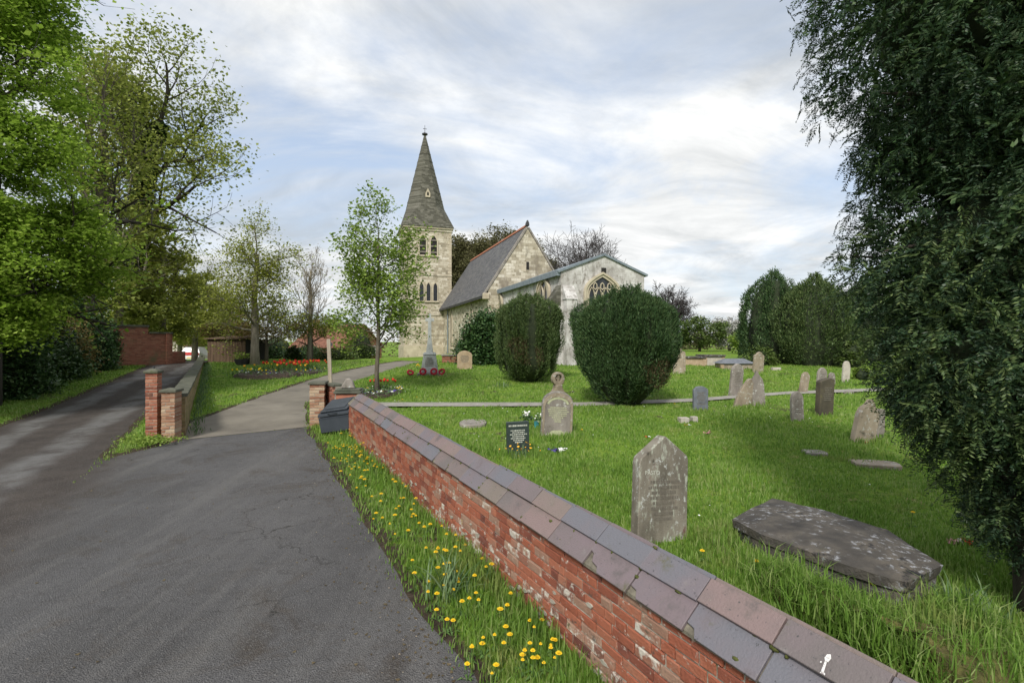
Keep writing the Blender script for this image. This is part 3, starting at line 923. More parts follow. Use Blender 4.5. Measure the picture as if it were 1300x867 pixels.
# joint phase so that one joint falls at the pixel (860,794)
XJ = 2.065
k0 = math.floor((WX0 - XJ) / TL)
n_t = int((WX1 - WX0) / TL) + 1
for i in range(n_t):
    xc = XJ + (k0 + i) * TL + TL / 2
    if xc - TL / 2 < WX0 - 0.05 or xc + TL / 2 > WX1 + 0.10: continue
    kk = k0 + i
    for (mset, rear) in ((lows, False), (upps, False), ([rlow], True), ([rupp], True)):
        me_ = random.choice(mset)
        if mset is lows and random.random() < .2: me_ = chips[3]
        if mset is lows and kk == 1: me_ = chips[2]
        if mset is lows and kk == 0: me_ = chips[3]
        o = link('coping_tile', me_, front_wall, (xc + random.uniform(-.005, .005), random.uniform(-.006, .006), random.uniform(-.002, .006)))
        o.rotation_euler = (random.uniform(-.012, .012), random.uniform(-.006, .006), random.uniform(-.006, .006))
M['moss'] = layered('moss_cushion', [(0.3, (0.05, 0.06, 0.015)), (0.7, (0.11, 0.12, 0.03))], 40, bump=1.0, bscale=120)
ms = MB(); random.seed(41)
for i in range(110):
    x_ = XJ + random.randint(-3, 20) * TL + random.gauss(0, .006) if random.random() < .45 else random.uniform(WX0 + 1.6, WX1)
    s_ = random.random() if random.random() < .4 else .49 + random.gauss(0, .02)
    r_ = random.uniform(.006, .016)
    ms.lathe([(r_, -.01), (r_ * .8, r_ * .35), (r_ * .3, r_ * .55)], 7, Matrix.Translation((x_, -.03 + .237 * s_, .012 + .232 * s_ + .004)) @ Matrix.Scale(random.uniform(.8, 2.2), 4, (1, 0, 0)))
tag(ms.build('moss_tufts', M['moss'], front_wall, smooth=True), kind='stuff')
# white paint mark on one upper tile (a short stroke with a blob at its upper end)
d_ = Vector((0, UPP[2] - UPP[0], UPP[3] - UPP[1])).normalized(); n_ = Vector((0, -d_.z, d_.y))
mk = MB()
for pl in ([(-.010, .010), (.004, .006), (.012, .07), (.002, .075)], [(-.004, .072), (.010, .068), (.022, .085), (.018, .108), (.002, .116), (-.010, .098)], [(-.022, .004), (.006, .002), (.004, .016), (-.018, .014)], [(.024, .052), (.031, .05), (.032, .058), (.025, .06)]):
    base = Vector((1.36, UPP[0], UPP[1])) + n_ * 0.0375
    V = [tuple(base + Vector((x * .75, 0, 0)) + d_ * (s_ * .85)) for x, s_ in pl]
    V2 = [tuple(Vector(v) - n_ * 0.003) for v in V]
    k = len(pl)
    mk.add(V + V2, [tuple(range(k)), tuple(range(2 * k - 1, k - 1, -1))] + [(i, i + k, (i + 1) % k + k, (i + 1) % k) for i in range(k)])
mk.build('paint_mark', M['paint_white'], front_wall)


# ------------------------------------------------------------------ gate piers and short walls
def course_set(name, L, H, D, mt, seed):
    random.seed(seed)
    b = MB(); b.box(-L / 2, L / 2, -D / 2, D / 2, -H / 2, H / 2, jit=0.004)
    return b.mesh(name, mt, bevel=0.005)


def brick_pier(name, loc, wx, dy, h, rz, mt, label, cat='gate pier', cap=None):
    p = empty(name, loc, rz, label, cat)
    MB().box(-wx / 2 + .008, wx / 2 - .008, -dy / 2 + .008, dy / 2 - .008, -0.3, h).build('mortar_core', M['mortar'], p)
    n = int(h / 0.0755)
    sets = {}
    def put(L, D, x, y, z):
        key = (round(L, 3), round(D, 3))
        if key not in sets: sets[key] = [course_set('brick', L, 0.066, D, mt, 90 + q) for q in range(3)]
        o = link('brick', random.choice(sets[key]), p, (x + random.uniform(-.003, .003), y + random.uniform(-.003, .003), z))
        o.rotation_euler = (0, random.uniform(-.01, .01), random.uniform(-.012, .012))
    random.seed(hash(label) % 1000)
    for c in range(n):
        z = h - 0.036 - c * 0.0755
        if c % 2 == 0:
            a = wx * 0.66
            nd = max(1, round(dy / 0.215))
            put(a - .01, dy, -wx / 2 + a / 2, 0, z); put(wx - a, dy, wx / 2 - (wx - a) / 2, 0, z)
        else:
            a = wx * 0.34
            put(a - .01, dy, -wx / 2 + a / 2, 0, z); put(wx - a, dy, wx / 2 - (wx - a) / 2, 0, z)
    return p


def rough_cap(pier, wx, dy, z, th, mt, name='cap', peak=0.05):
    b = MB()
    random.seed(3)
    x, y = wx / 2, dy / 2
    V = [(-x, -y, z), (x, -y, z), (x, y, z), (-x, y, z), (-x, -y, z + th), (x, -y, z + th), (x, y, z + th), (-x, y, z + th), (-x * .3, -y * .3, z + th + peak), (x * .3, -y * .3, z + th + peak), (x * .3, y * .3, z + th + peak), (-x * .3, y * .3, z + th + peak)]
    V = [tuple(c + random.uniform(-.008, .008) for c in v) for v in V]
    b.add(V, [(3, 2, 1, 0), (0, 1, 5, 4), (1, 2, 6, 5), (2, 3, 7, 6), (3, 0, 4, 7), (4, 5, 9, 8), (5, 6, 10, 9), (6, 7, 11, 10), (7, 4, 8, 11), (8, 9, 10, 11)])
    return b.build(name, mt, pier, bevel=0.008)


x, y, z = on(195, 553)
H1P = 79 * y / F + .05
p1_ = brick_pier('brick_pier', (x, y, z - .05), 0.245, 0.245, H1P, R(12), M['brick_pier'], 'taller slim red brick pier with small pyramid cap at the lane mouth')
rough_cap(p1_, 0.30, 0.30, H1P + .003, 0.045, M['mosscap'])
MB().tube([(0, 0, H1P + .06), (0.01, 0, H1P + .15)], [0.03, 0.02]).build('finial', M['iron'], p1_)
MB().box(-.16, -.12, -.05, .0, H1P * .7, H1P * .7 + .1).build('hinge', M['iron'], p1_)

x2, y2, z2 = on(212, 557)
H2P = 62 * y2 / F + .05
p2_ = brick_pier('brick_pier', (x2 - .03, y2 + .2, z2 - .05), 0.27, 0.42, H2P, R(14), M['brick_pale'], 'shorter pale weathered brick pier ending the mossy lane wall')
rough_cap(p2_, 0.34, 0.50, H2P + .003, 0.05, M['mosscap'], peak=0.03)

# lane wall behind the short pier, following the rise of the lane
A0 = np.array((x2 - .06, y2 + .45)); A1 = np.array(P(256, 460.5)) + np.array((0.0, 0))
lw = empty('garden_wall', (float(A0[0]), float(A0[1]), zl(*A0)), 0, 'long low mossy brick wall between the lane and the churchyard lawn', 'wall')
dv = (A1 - A0) / np.linalg.norm(A1 - A0); nv = np.array((dv[1], -dv[0]))
LW = np.linalg.norm(A1 - A0)
b1, b2 = MB(), MB()
ts = np.linspace(0, LW, 26)
oz = zl(*A0)
def lw_pt(t, off, z):
    q = A0 + dv * t + nv * off
    return (q[0] - A0[0], q[1] - A0[1], float(g(q[0], q[1])) + (z if z < 0 else z - .62 * min(1, t / LW * 1.25)) - oz)
for i in range(25):
    for (bb, o0, o1, za, zb) in ((b1, -.15, .15, -.4, .94), (b2, -.19, .19, .943, 1.01)):
        V = [lw_pt(ts[i], o0, za), lw_pt(ts[i], o1, za), lw_pt(ts[i + 1], o1, za), lw_pt(ts[i + 1], o0, za), lw_pt(ts[i], o0, zb), lw_pt(ts[i], o1, zb), lw_pt(ts[i + 1], o1, zb), lw_pt(ts[i + 1], o0, zb)]
        if bb is b2:
            V = [tuple(c + random.uniform(-.012, .012) * (j > 3) for c in v) for j, v in enumerate(V)]
            fs = [(3, 2, 1, 0), (4, 5, 6, 7), (1, 2, 6, 5), (3, 0, 4, 7), (0, 1, 5, 4), (2, 3, 7, 6)]
            MB().add(V, fs).build('coping_slab', M['mosscap'], lw)
        else:
            bb.add(V, [(1, 2, 6, 5), (3, 0, 4, 7)] + ([(0, 1, 5, 4)] if i == 0 else []) + ([(2, 3, 7, 6)] if i == 24 else []))
wm = b1.build('wall_body', M['lane_wall'], lw)

# right-hand gate pier, return wall and red pier
x, y, z = on(400, 538)
p3_ = brick_pier('brick_pier', (x, y + .25, z - .05), 0.36, 0.62, 1.10, R(12), M['brick_pale'], 'squat weathered brick pier with slab cap on the right of the churchyard gateway')
rough_cap(p3_, 0.42, 0.68, 1.103, 0.05, M['mosscap'], peak=0.0)
rx, ry, rz_ = at(443, 517, 12.9)
rz_ = zl(rx, ry)
mid = ((x + .2 + rx - .28) / 2, (y + .40 + ry) / 2)
Lr = math.hypot(rx - .28 - x - .2, ry - y - .40)
rw = empty('return_wall', (mid[0], mid[1] + .1, zl(*mid) - .05), math.atan2(ry - y - .40, rx - .28 - x - .2), 'short dark brick wall between the gateway pier and the red pier', 'wall')
MB().box(-Lr / 2, Lr / 2, -.1, .1, -.3, 1.0).build('mortar_core', M['mortar'], rw)
bs = [course_set('brick', 0.21, 0.066, 0.05, M['brick_pier'], 200 + q) for q in range(3)]
for c in range(13):
    xx = -Lr / 2 + (.11 if c % 2 else .0) + .105
    while xx < Lr / 2:
        link('brick', random.choice(bs), rw, (min(xx, Lr / 2 - .105), -.085, .96 - c * .0755)); xx += .225
MB().box(-Lr / 2, Lr / 2, -.14, .14, 1.003, 1.05, jit=.004).build('coping_slab', M['mosscap'], rw)
p4_ = empty('red_pier', (rx, ry, rz_ - .05), R(8), 'patched red pier with dark slab cap at the end of the front wall', 'gate pier')
MB().box(-.28, .28, -.2, .25, -.3, .86).build('pier_body', M['render_red'], p4_, bevel=.012)
MB().box(-.33, .33, -.25, .3, .863, .93).box(-.30, .30, -.22, .27, .933, .975).build('cap', M['mosscap'], p4_, bevel=.012)
MB().prism([(-.18, 0), (.16, 0), (.13, .06), (.11, .16), (.03, .25), (-.07, .25), (-.10, .17), (-.17, .08)], -.09, .09).build('stone_scroll', M['stone_grey'], p4_, (0, 0, .978), bevel=.025)

# timber post behind the grit bin
x, y = P(421, 527); y += .0
ps = empty('timber_post', (x, y, zl(x, y)), R(10), 'plain weathered timber post standing behind the dark grit bin', 'post')
MB().box(-.048, .048, -.048, .048, -.2, 2.1, jit=.006).build('post', M['timber'], ps, bevel=.008, rot=(0, R(-2.2), 0))
MB().box(-.02, .03, -.054, -.049, 1.9, 2.0).build('notice_tag', M['iron'], ps)

# grit bin
x, y = P(432, 556)
gb = empty('grit_bin', (x - .02, y + .22, zl(x - .02, y + .22) + .02), R(24), 'dark grey plastic grit bin with a sloping lid leaning by the wall end', 'grit bin')
bw_, bd_ = .68, .56
gb.scale = (1.22, 1.22, 1.08)
body = MB()
V = []
for (z, s_, ) in ((0.0, .90), (0.30, .97), (0.33, 1.0)):
    V += [(-bw_ / 2 * s_, -bd_ / 2 * s_, z), (bw_ / 2 * s_, -bd_ / 2 * s_, z), (bw_ / 2 * s_, bd_ / 2 * s_, z + (0.0 if z < .2 else .0)), (-bw_ / 2 * s_, bd_ / 2 * s_, z)]
Fs = [(3, 2, 1, 0)]
for k in (0, 4):
    Fs += [(k + i, k + (i + 1) % 4, k + 4 + (i + 1) % 4, k + 4 + i) for i in range(4)]
Fs.append((8, 9, 10, 11))
body.add(V, Fs).build('body', M['plastic'], gb, bevel=.02)
hood = MB()
hood.add([(-bw_ / 2, -bd_ / 2, .335), (bw_ / 2, -bd_ / 2, .335), (bw_ / 2, bd_ / 2, .335), (-bw_ / 2, bd_ / 2, .335), (-bw_ / 2, -bd_ / 2, .40), (bw_ / 2, -bd_ / 2, .40), (bw_ / 2 * .96, bd_ / 2 * .8, .74), (-bw_ / 2 * .96, bd_ / 2 * .8, .74)],
         [(3, 2, 1, 0), (4, 5, 6, 7), (0, 1, 5, 4), (1, 2, 6, 5), (2, 3, 7, 6), (3, 0, 4, 7)])
hood.build('hood', M['plastic'], gb, bevel=.015)
sl = math.atan2(.34, .504)
lid = MB(); lid.box(-.29, .29, -.26, .24, 0, .035)
lid.box(-.22, .22, -.19, .17, .036, .05)
lid.build('lid', M['plastic'], gb, (0, -.03, .575), (sl, 0, 0), bevel=.01)
MB().tube([(-.10, -.30, .40), (-.08, -.325, .40), (.08, -.325, .40), (.10, -.30, .40)], [.012] * 4).build('handle', M['plastic'], gb)
gb.rotation_euler = (R(-7), R(-9), R(-14))


# ------------------------------------------------------------------ church
KS = 1.3
E1 = Vector((.9495, .3137, 0)); E2 = Vector((-.3137, .9495, 0))
CH_Z = 1.15
church = empty('church', (0, 0, CH_Z), math.atan2(E1.y, E1.x), 'limestone village church with broach spire, slate nave roof and whitened chancel', 'church')
# local x = across the gables, local y = away along the nave; z measured from CH_Z
S0, S1 = 8.47 * KS, 8.47 * KS + 5.14 * KS          # nave south and north walls
T0, T1 = 30.27 * KS, 45.1 * KS                     # nave east and west ends
EAV = 2.5 + 3.16 * KS - CH_Z                       # nave eaves
APX = 2.5 + 7.1 * KS - CH_Z
SM = (S0 + S1) / 2
B = 2.0                                            # walls run below ground
nave = MB().prism([(S0, -B), (S1, -B), (S1, EAV), (SM, APX), (S0, EAV)], T0, T1).build('nave_wall', M['church'], church)
# nave roof: two slabs with overhang
def slab(bb, a, b, y0, y1, th):
    d = Vector((b[0] - a[0], 0, b[1] - a[1])).normalized(); n = Vector((-d.z, 0, d.x))
    if n.z < 0: n = -n
    V = []
    for y in (y0, y1):
        V += [(a[0], y, a[1]), (b[0], y, b[1]), (b[0] + n.x * th, y, b[1] + n.z * th), (a[0] + n.x * th, y, a[1] + n.z * th)]
    bb.add(V, [(0, 1, 2, 3), (7, 6, 5, 4), (0, 4, 5, 1), (1, 5, 6, 2), (2, 6, 7, 3), (3, 7, 4, 0)])
sl_ = (APX - EAV) / (SM - S0)
ov = .38
slab_s = MB(); slab(slab_s, (S0 - ov, EAV - ov * sl_ + .02), (SM, APX + .02), T0 + .32, T1 + .1, .16); slab_s.build('roof_slope', M['roof_slate'], church)
slab_n = MB(); slab(slab_n, (S1 + ov, EAV - ov * sl_ + .02), (SM, APX + .02), T0 + .32, T1 + .1, .16); slab_n.build('roof_slope', M['roof_slate'], church)
# gable coping stones and kneelers
cpg = MB(); slab(cpg, (S0 - .25, EAV - .25 * sl_ + .05), (SM, APX + .05), T0 - .06, T0 + .30, .14); slab(cpg, (S1 + .25, EAV - .25 * sl_ + .05), (SM, APX + .051), T0 - .06, T0 + .30, .14)
cpg.build('gable_coping', M['stone_grey'], church)
MB().prism([(SM - .14, APX + .2), (SM + .14, APX + .2), (SM + .13, APX + .42), (SM, APX + .72), (SM - .13, APX + .42)], T0 - .08, T0 + .26).build('gable_finial', M['iron'], church, bevel=.04)
MB().box(S0 - .42, S0 + .1, T0 - .08, T0 + .32, EAV - .75, EAV - .25).build('kneeler', M['ashlar'], church, bevel=.04)
ny_ = int((T1 - T0) / .45)
rt = MB().prism([(-.19, -.12), (-.15, .0), (0, .16), (.15, .0), (.19, -.12), (0, .06)], 0, .43).mesh('ridge_tile', M['ridge'])
for i in range(ny_):
    link('ridge_tile', rt, church, (SM, T0 + .42 + i * .45, APX + .25))
MB().box(S0 - ov - .1, S0 - ov + .03, T0 + .4, T1, EAV - ov * sl_ - .06, EAV - ov * sl_ + .06).build('gutter', M['iron'], church)
MB().tube([(S0 - .1, T1 - 3.1, EAV - .6), (S0 - .1, T1 - 3.1, -.5)], [.06, .06]).build('drainpipe', M['lead'], church)
MB().box(SM - .12, SM + .12, T0 - .01, T0 + .1, EAV + 1.75, EAV + 2.4).build('vent_slit', M['dark'], church)
MB().box(SM - .55, SM - .14, T0 - .012, T0 + .1, EAV + 1.6, EAV + 2.05).build('patch_stone', M['ashlar'], church)


def arch(wd, h, spring, n=7, cx=0.0, z0=0.0, point=1.0):
    """outline of a pointed opening, counter-clockwise from lower left"""
    hw = wd / 2
    rise = h - spring
    pts = [(cx - hw, z0), (cx + hw, z0)]
    rr = []
    for i in range(n + 1):
        t = i / n
        rr.append((hw * (1 - t ** 1.9) if point else hw * math.cos(t * math.pi / 2), spring + rise * (math.sin(t * math.pi / 2) if not point else t ** 0.92)))
    pts += [(cx + a, z0 + b) for a, b in rr]
    pts += [(cx - a, z0 + b) for a, b in rr[-2::-1]]
    return pts


def grow_outline(pl, d, cx, zc):
    return [(cx + (a - cx) * (1 + d / max(.15, abs(pl[1][0] - cx))), zc + (b - zc) * (1 + d / max(.3, zc - pl[0][1]))) for a, b in pl]


def window(parent, name, wd, h, spring, mtx, frame=.14, lights=1, tracery=False, louvres=0, sill=True, hood=False):
    """window built facing local -y at the wall plane y = 0"""
    o = arch(wd, h, spring)
    zc = h / 2
    f = grow_outline(o, frame, 0, zc)
    w_ = MB().ring(f, o, -.10, .05).build(name, M['ashlar'], parent)
    w_.matrix_local = mtx
    MB().prism(grow_outline(o, .03, 0, zc), -.012, .04).build('pane', M['dark'] if louvres else M['glass'], w_)
    if hood:
        MB().ring([q for q in grow_outline(o, frame + .13, 0, zc)], f, -.17, -.02).build('hood_mould', M['ashlar'], w_)
    if sill: MB().box(-wd / 2 - frame - .05, wd / 2 + frame + .05, -.16, .05, -.16, -.03).build('sill', M['ashlar'], w_)
    for k in range(louvres):
        zz = h * (.12 + .62 * k / max(1, louvres - 1)) if louvres > 1 else h * .4
        MB().add([(-wd / 2, -.09, zz), (wd / 2, -.09, zz), (wd / 2, -.02, zz + .16), (-wd / 2, -.02, zz + .16), (-wd / 2, -.09, zz - .04), (wd / 2, -.09, zz - .04), (wd / 2, -.02, zz + .12), (-wd / 2, -.02, zz + .12)],
                 [(0, 1, 2, 3), (7, 6, 5, 4), (0, 4, 5, 1), (1, 5, 6, 2), (2, 6, 7, 3), (3, 7, 4, 0)]).build('louvre', M['louvre'], w_)
    for k in range(1, lights):
        xx = -wd / 2 + wd * k / lights
        MB().box(xx - .045, xx + .045, -.085, .0, 0, spring * 1.02).build('mullion', M['ashlar'], w_)
    if tracery:
        tb = MB()
        lw_ = wd / lights
        for k in range(lights):
            cx = -wd / 2 + lw_ * (k + .5)
            a = arch(lw_, spring + lw_ * .75, spring * .82, 5, cx)
            tb.ring(a[1:-0] if 0 else a, [(cx + (p - cx) * .76, q * .965 + .02) for p, q in a], -.083, .0)
        for k in range(lights - 1):
            cx = -wd / 2 + lw_ * (k + 1)
            zt = spring + lw_ * .35
            top = min(h * .93, spring + (h - spring) * .86 if lights < 3 or k in (0, lights - 2) and lights < 4 else h * .9)
            dm = [(cx - lw_ * .30, zt + .22 * lw_), (cx, zt), (cx + lw_ * .30, zt + .22 * lw_), (cx + lw_ * .25, zt + .75 * lw_), (cx, zt + 1.0 * lw_), (cx - lw_ * .25, zt + .75 * lw_)]
            if dm[4][1] < h * 1.0:
                tb.ring(dm, [(cx + (p - cx) * .7, zt + .5 * lw_ + (q - zt - .5 * lw_) * .72) for p, q in dm], -.08, .0)
        tb.build('tracery', M['ashlar'], w_)
    return w_


def face_east(x, y, z): return Matrix.Translation((x, y, z))                       # looks towards -y
def face_south(x, y, z): return Matrix.Translation((x, y, z)) @ Matrix.Rotation(R(-90), 4, 'Z')   # looks towards -x


# nave lancets (south wall)
def nave_t(px):          # place along the south nave wall seen at this picture column
    k = (px - HX) / F
    t = (S0 * (E1.x - k * E1.y)) / (k * E2.y - E2.x)
    Z = S0 * E1.y + t * E2.y
    return t, Z
for px, top, bot in ((573.2, 395, 441), (599, 388, 440)):
    t, Z = nave_t(px)
    zt = CAM_H - (top - HY) / F * Z - CH_Z
    zb = max(.25, CAM_H - (bot - HY) / F * Z - CH_Z)
    window(church, 'lancet_window', .85, zt - zb, (zt - zb) * .72, face_south(S0, t, zb), .16)

# tower
TS0, TS1 = 5.1 * KS, 9.2 * KS
TT0, TT1 = T1 + .02, T1 + 4.1 * KS
TH = 2.5 + 10.05 * KS - CH_Z
tw = MB().box(TS0, TS1, TT0, TT1, -B, TH).build('tower', M['church'], church)
for (za, zb, o) in ((-B, .9, .14), (TH * .30, TH * .30 + .22, .07), (TH * .615, TH * .615 + .16, .06), (TH - .42, TH - .14, .10), (TH - .14, TH + .02, .22)):
    MB().box(TS0 - o, TS1 + o, TT0 - o, TT1 + o, za, zb).build('string_course', M['ashlar'] if o > .1 else M['church'], tw)
qs = MB()
for (sx, sy) in ((TS0, TT0), (TS1, TT0), (TS0, TT1)):
    for i in range(int(TH / .34)):
        a, c = (.42, .26) if i % 2 else (.26, .42)
        sgx, sgy = (1 if sx == TS0 else -1), (1 if sy == TT0 else -1)
        x0, x1 = sorted((sx - .025 * sgx, sx + a * sgx)); y0, y1 = sorted((sy - .025 * sgy, sy + c * sgy))
        qs.box(x0, x1, y0, y1, i * .34 + .01, i * .34 + .33)
tag(qs.build('quoins', M['ashlar'], tw), kind='stuff')
TM = (TS0 + TS1) / 2
def tower_y(py, px=543):
    Z = TT0 * E2.y + TM * E1.y
    return CAM_H - (py - HY) / F * Z - CH_Z
def tower_x(px):
    k = (px - HX) / F
    return TT0 * (k * E2.y - E2.x) / (E1.x - k * E1.y)
for px in (536.7, 550.7):
    window(tw, 'belfry_window', .72, tower_y(299) - tower_y(324), (tower_y(299) - tower_y(324)) * .66, face_east(tower_x(px), TT0, tower_y(324)), .15, louvres=3, sill=True, hood=False)
for px in (535.2, 543.9, 552.6):
    window(tw, 'tower_lancet', .46, tower_y(359) - tower_y(382), (tower_y(359) - tower_y(382)) * .74, face_east(tower_x(px), TT0, tower_y(382)), .11)
for dy in (-.9, .9):
    window(tw, 'belfry_window', .72, tower_y(299) - tower_y(324), (tower_y(299) - tower_y(324)) * .66, face_south(TS0, (TT0 + TT1) / 2 + dy, tower_y(324)), .15, louvres=3)
# broach spire
cx, cy = TM, (TT0 + TT1) / 2
hw = (TS1 - TS0) / 2 + .28
z0, z1, z2 = TH + .022, TH + 2.55, 2.5 + 18.9 * KS - CH_Z
ap, ch = hw * .735, hw * .735 * .46
V = [(cx - hw, cy - hw, z0), (cx + hw, cy - hw, z0), (cx + hw, cy + hw, z0), (cx - hw, cy + hw, z0)]
oct_ = [(-ch, -ap), (ch, -ap), (ap, -ch), (ap, ch), (ch, ap), (-ch, ap), (-ap, ch), (-ap, -ch)]
V += [(cx + a, cy + b, z1) for a, b in oct_]
tipr = .10
V += [(cx + a / ap * tipr, cy + b / ap * tipr, z2) for a, b in oct_]
Fs = [(0, 1, 5, 4), (1, 2, 7, 6), (2, 3, 9, 8), (3, 0, 11, 10), (1, 6, 5), (2, 8, 7), (3, 10, 9), (0, 4, 11)]
Fs += [(4 + i, 4 + (i + 1) % 8, 12 + (i + 1) % 8, 12 + i) for i in range(8)] + [tuple(range(12, 20)), (3, 2, 1, 0)]
sp = MB().add(V, Fs).build('spire', M['spire'], church)
# finer roof courses need slope depth: thin stone bands up the spire
for i in range(1, 9):
    t = i / 9.5
    zz = z1 + (z2 - z1) * t
    r = 1 - t * (1 - tipr / ap)
    MB().add([(cx + a * (r + .012), cy + b * (r + .012), zz) for a, b in oct_] + [(cx + a * (r + .002), cy + b * (r + .002), zz + .10) for a, b in oct_],
             [(k, (k + 1) % 8, (k + 1) % 8 + 8, k + 8) for k in range(8)]).build('spire_band', M['spire'], sp)
# lucarne on the east face
lz = z1 + (z2 - z1) * .13
ly = cy - ap * (1 - .13)
lu = MB().prism([(-.28, -.1), (.28, -.1), (.28, .35), (0, .95), (-.28, .35)], -.16, .6).build('lucarne', M['ashlar'], sp, (cx + .05, ly, lz))
MB().prism([(-.11, .1), (.11, .1), (.11, .35), (0, .55), (-.11, .35)], -.175, -.1).build('lucarne_opening', M['dark'], lu)
MB().lathe([(.10, 0), (.20, .03), (.34, .10), (.34, .22), (.16, .30), (.06, .36)], 10).build('finial', M['iron'], sp, (cx, cy, z2 - .02))
MB().tube([(0, 0, .3), (0, 0, 1.25)], [.035, .02]).box(-.22, .22, -.02, .02, .78, .83).build('weather_rod', M['iron'], sp, (cx, cy, z2 - .02))

# chancel
CS0, CT0, CT1 = 9.16 * KS, 20.83 * KS, T0 - .02
CW = 4.24 * KS
CS1 = CS0 + CW
CE = 2.5 + 3.08 * KS - CH_Z
CA = CE + 1.05
CM = (CS0 + CS1) / 2
ch_ = MB().prism([(CS0, -B), (CS1, -B), (CS1, CE), (CM, CA), (CS0, CE)], CT0, CT1).build('chancel_wall', M['church_render'], church)
rf = MB()
csl = (CA - CE) / (CM - CS0)
slab(rf, (CS0 - .18, CE - .18 * csl + .01), (CM, CA + .01), CT0 - .10, CT1 - .01, .13); slab(rf, (CS1 + .18, CE - .18 * csl + .01), (CM, CA + .011), CT0 - .10, CT1 - .01, .13)
rf.build('chancel_roof', M['lead'], church)
MB().box(CS0 - .26, CS0 - .02, CT0 + .02, CT1 - .3, CE - .22, CE + .10).build('lead_gutter', M['lead'], church)
MB().box(CM - .16, CM + .16, CT0 - .015, CT0 + .1, CA - 1.05, CA - .70).build('vent_opening', M['dark'], church)
Zc = CT0 * E2.y + CM * E1.y
def ch_z(py): return CAM_H - (py - HY) / F * Zc - CH_Z
window(church, 'tracery_window', 1.85, ch_z(352) - ch_z(405), (ch_z(352) - ch_z(405)) * .62, face_east(CM - .12, CT0, ch_z(405)), .16, lights=4, tracery=True, hood=True)
def ch_t(px):
    k = (px - HX) / F
    return (CS0 * (E1.x - k * E1.y)) / (k * E2.y - E2.x)
t = ch_t(691); Zs = CS0 * E1.y + t * E2.y
zt, zb = CAM_H - (357 - HY) / F * Zs - CH_Z, CAM_H - (398 - HY) / F * Zs - CH_Z
window(church, 'tracery_window', 1.45, zt - zb, (zt - zb) * .62, face_south(CS0, t, zb), .22, lights=2, tracery=True, hood=True)
t = ch_t(634); Zs = CS0 * E1.y + t * E2.y
zt, zb = CAM_H - (374 - HY) / F * Zs - CH_Z, CAM_H - (405 - HY) / F * Zs - CH_Z
window(church, 'tracery_window', 1.45, zt - zb, (zt - zb) * .62, face_south(CS0, t, zb), .22, lights=2, tracery=True, hood=True)
# angle buttress at the near corner, with sloped stone cap
bt = MB()
bt.box(CS0 - .72, CS0 + .02, CT0 + .05, CT0 + .70, -B, CE - 1.9)
bt.box(CS0 - .95, CS0 + .02, CT0 + .03, CT0 + .72, -B, 1.5)
but = bt.build('buttress', M['church_render'], church)
MB().add([(CS0 - .78, CT0 + .0, CE - 1.9), (CS0 - .0, CT0 + .0, CE - 1.9), (CS0 - .0, CT0 + .75, CE - 1.9), (CS0 - .78, CT0 + .75, CE - 1.9), (CS0 - .0, CT0 + .0, CE - .75), (CS0 - .0, CT0 + .75, CE - .75)],
         [(3, 2, 1, 0), (0, 1, 4), (2, 3, 5), (3, 0, 4, 5), (1, 2, 5, 4)]).build('buttress_cap', M['spire'], but)
bt2 = MB().box(CS0 + .12, CS0 + .75, CT0 - .55, CT0 + .01, -B, CE - 1.6).build('buttress', M['church_render'], church)
MB().add([(CS0 + .08, CT0 - .6, CE - 1.6), (CS0 + .8, CT0 - .6, CE - 1.6), (CS0 + .8, CT0, CE - 1.6), (CS0 + .08, CT0, CE - 1.6), (CS0 + .08, CT0, CE - .75), (CS0 + .8, CT0, CE - .75)],
         [(3, 2, 1, 0), (0, 1, 5, 4), (1, 2, 5), (3, 0, 4), (2, 3, 4, 5)]).build('buttress_cap', M['church_render'], bt2)


# ------------------------------------------------------------------ gravestones
def stone_outline(kind):
    if kind == 'gable': return [(-.5, 0), (.5, 0), (.5, .78), (.47, .82), (.02, 1), (-.02, 1), (-.47, .80), (-.5, .76)]
    if kind == 'round': return [(-.5, 0), (.5, 0)] + [(.5 * math.cos(t), .72 + .28 * math.sin(t)) for t in np.linspace(0, math.pi, 13)]
    if kind == 'segment': return [(-.5, 0), (.5, 0), (.5, .86), (.42, .90)] + [(.40 * math.cos(t), .90 + .10 * math.sin(t)) for t in np.linspace(.3, math.pi - .3, 7)] + [(-.42, .90), (-.5, .86)]
    if kind == 'rect': return [(-.5, 0), (.5, 0), (.5, 1), (-.5, 1)]
    if kind == 'slant': return [(-.5, 0), (.5, 0), (.5, .96), (.2, 1.0), (-.42, .93), (-.5, .88)]
    if kind == 'shoulder': return [(-.5, 0), (.5, 0), (.5, .80), (.42, .86), (.30, .86), (.22, .95), (0, 1.0), (-.22, .95), (-.30, .86), (-.42, .86), (-.5, .80)]
    if kind == 'ogee': return [(-.5, 0), (.5, 0), (.48, .62), (.38, .76), (.20, .86), (.05, 1), (-.05, 1), (-.20, .86), (-.38, .76), (-.48, .62)]
    if kind == 'broken': return [(-.5, 0), (.5, 0), (.5, .55), (.42, .78), (.22, .88), (.10, 1.0), (-.02, .95), (-.22, .70), (-.36, .42), (-.45, .2)]


def stone_mesh(kind, w_, h, th, m, seed, bev=.015, wear=.008):
    random.seed(seed)
    pl = [(a * w_, b * h) for a, b in stone_outline(kind)]
    pl = [(a + random.uniform(-wear, wear) * (b > .05), b + random.uniform(-wear, wear) * (b > .05)) for a, b in pl]
    pl[0] = (pl[0][0], -.3); pl[1] = (pl[1][0], -.3)
    b = MB().prism(pl, -th / 2, th / 2)
    return b.mesh('headstone', m, bevel=bev)


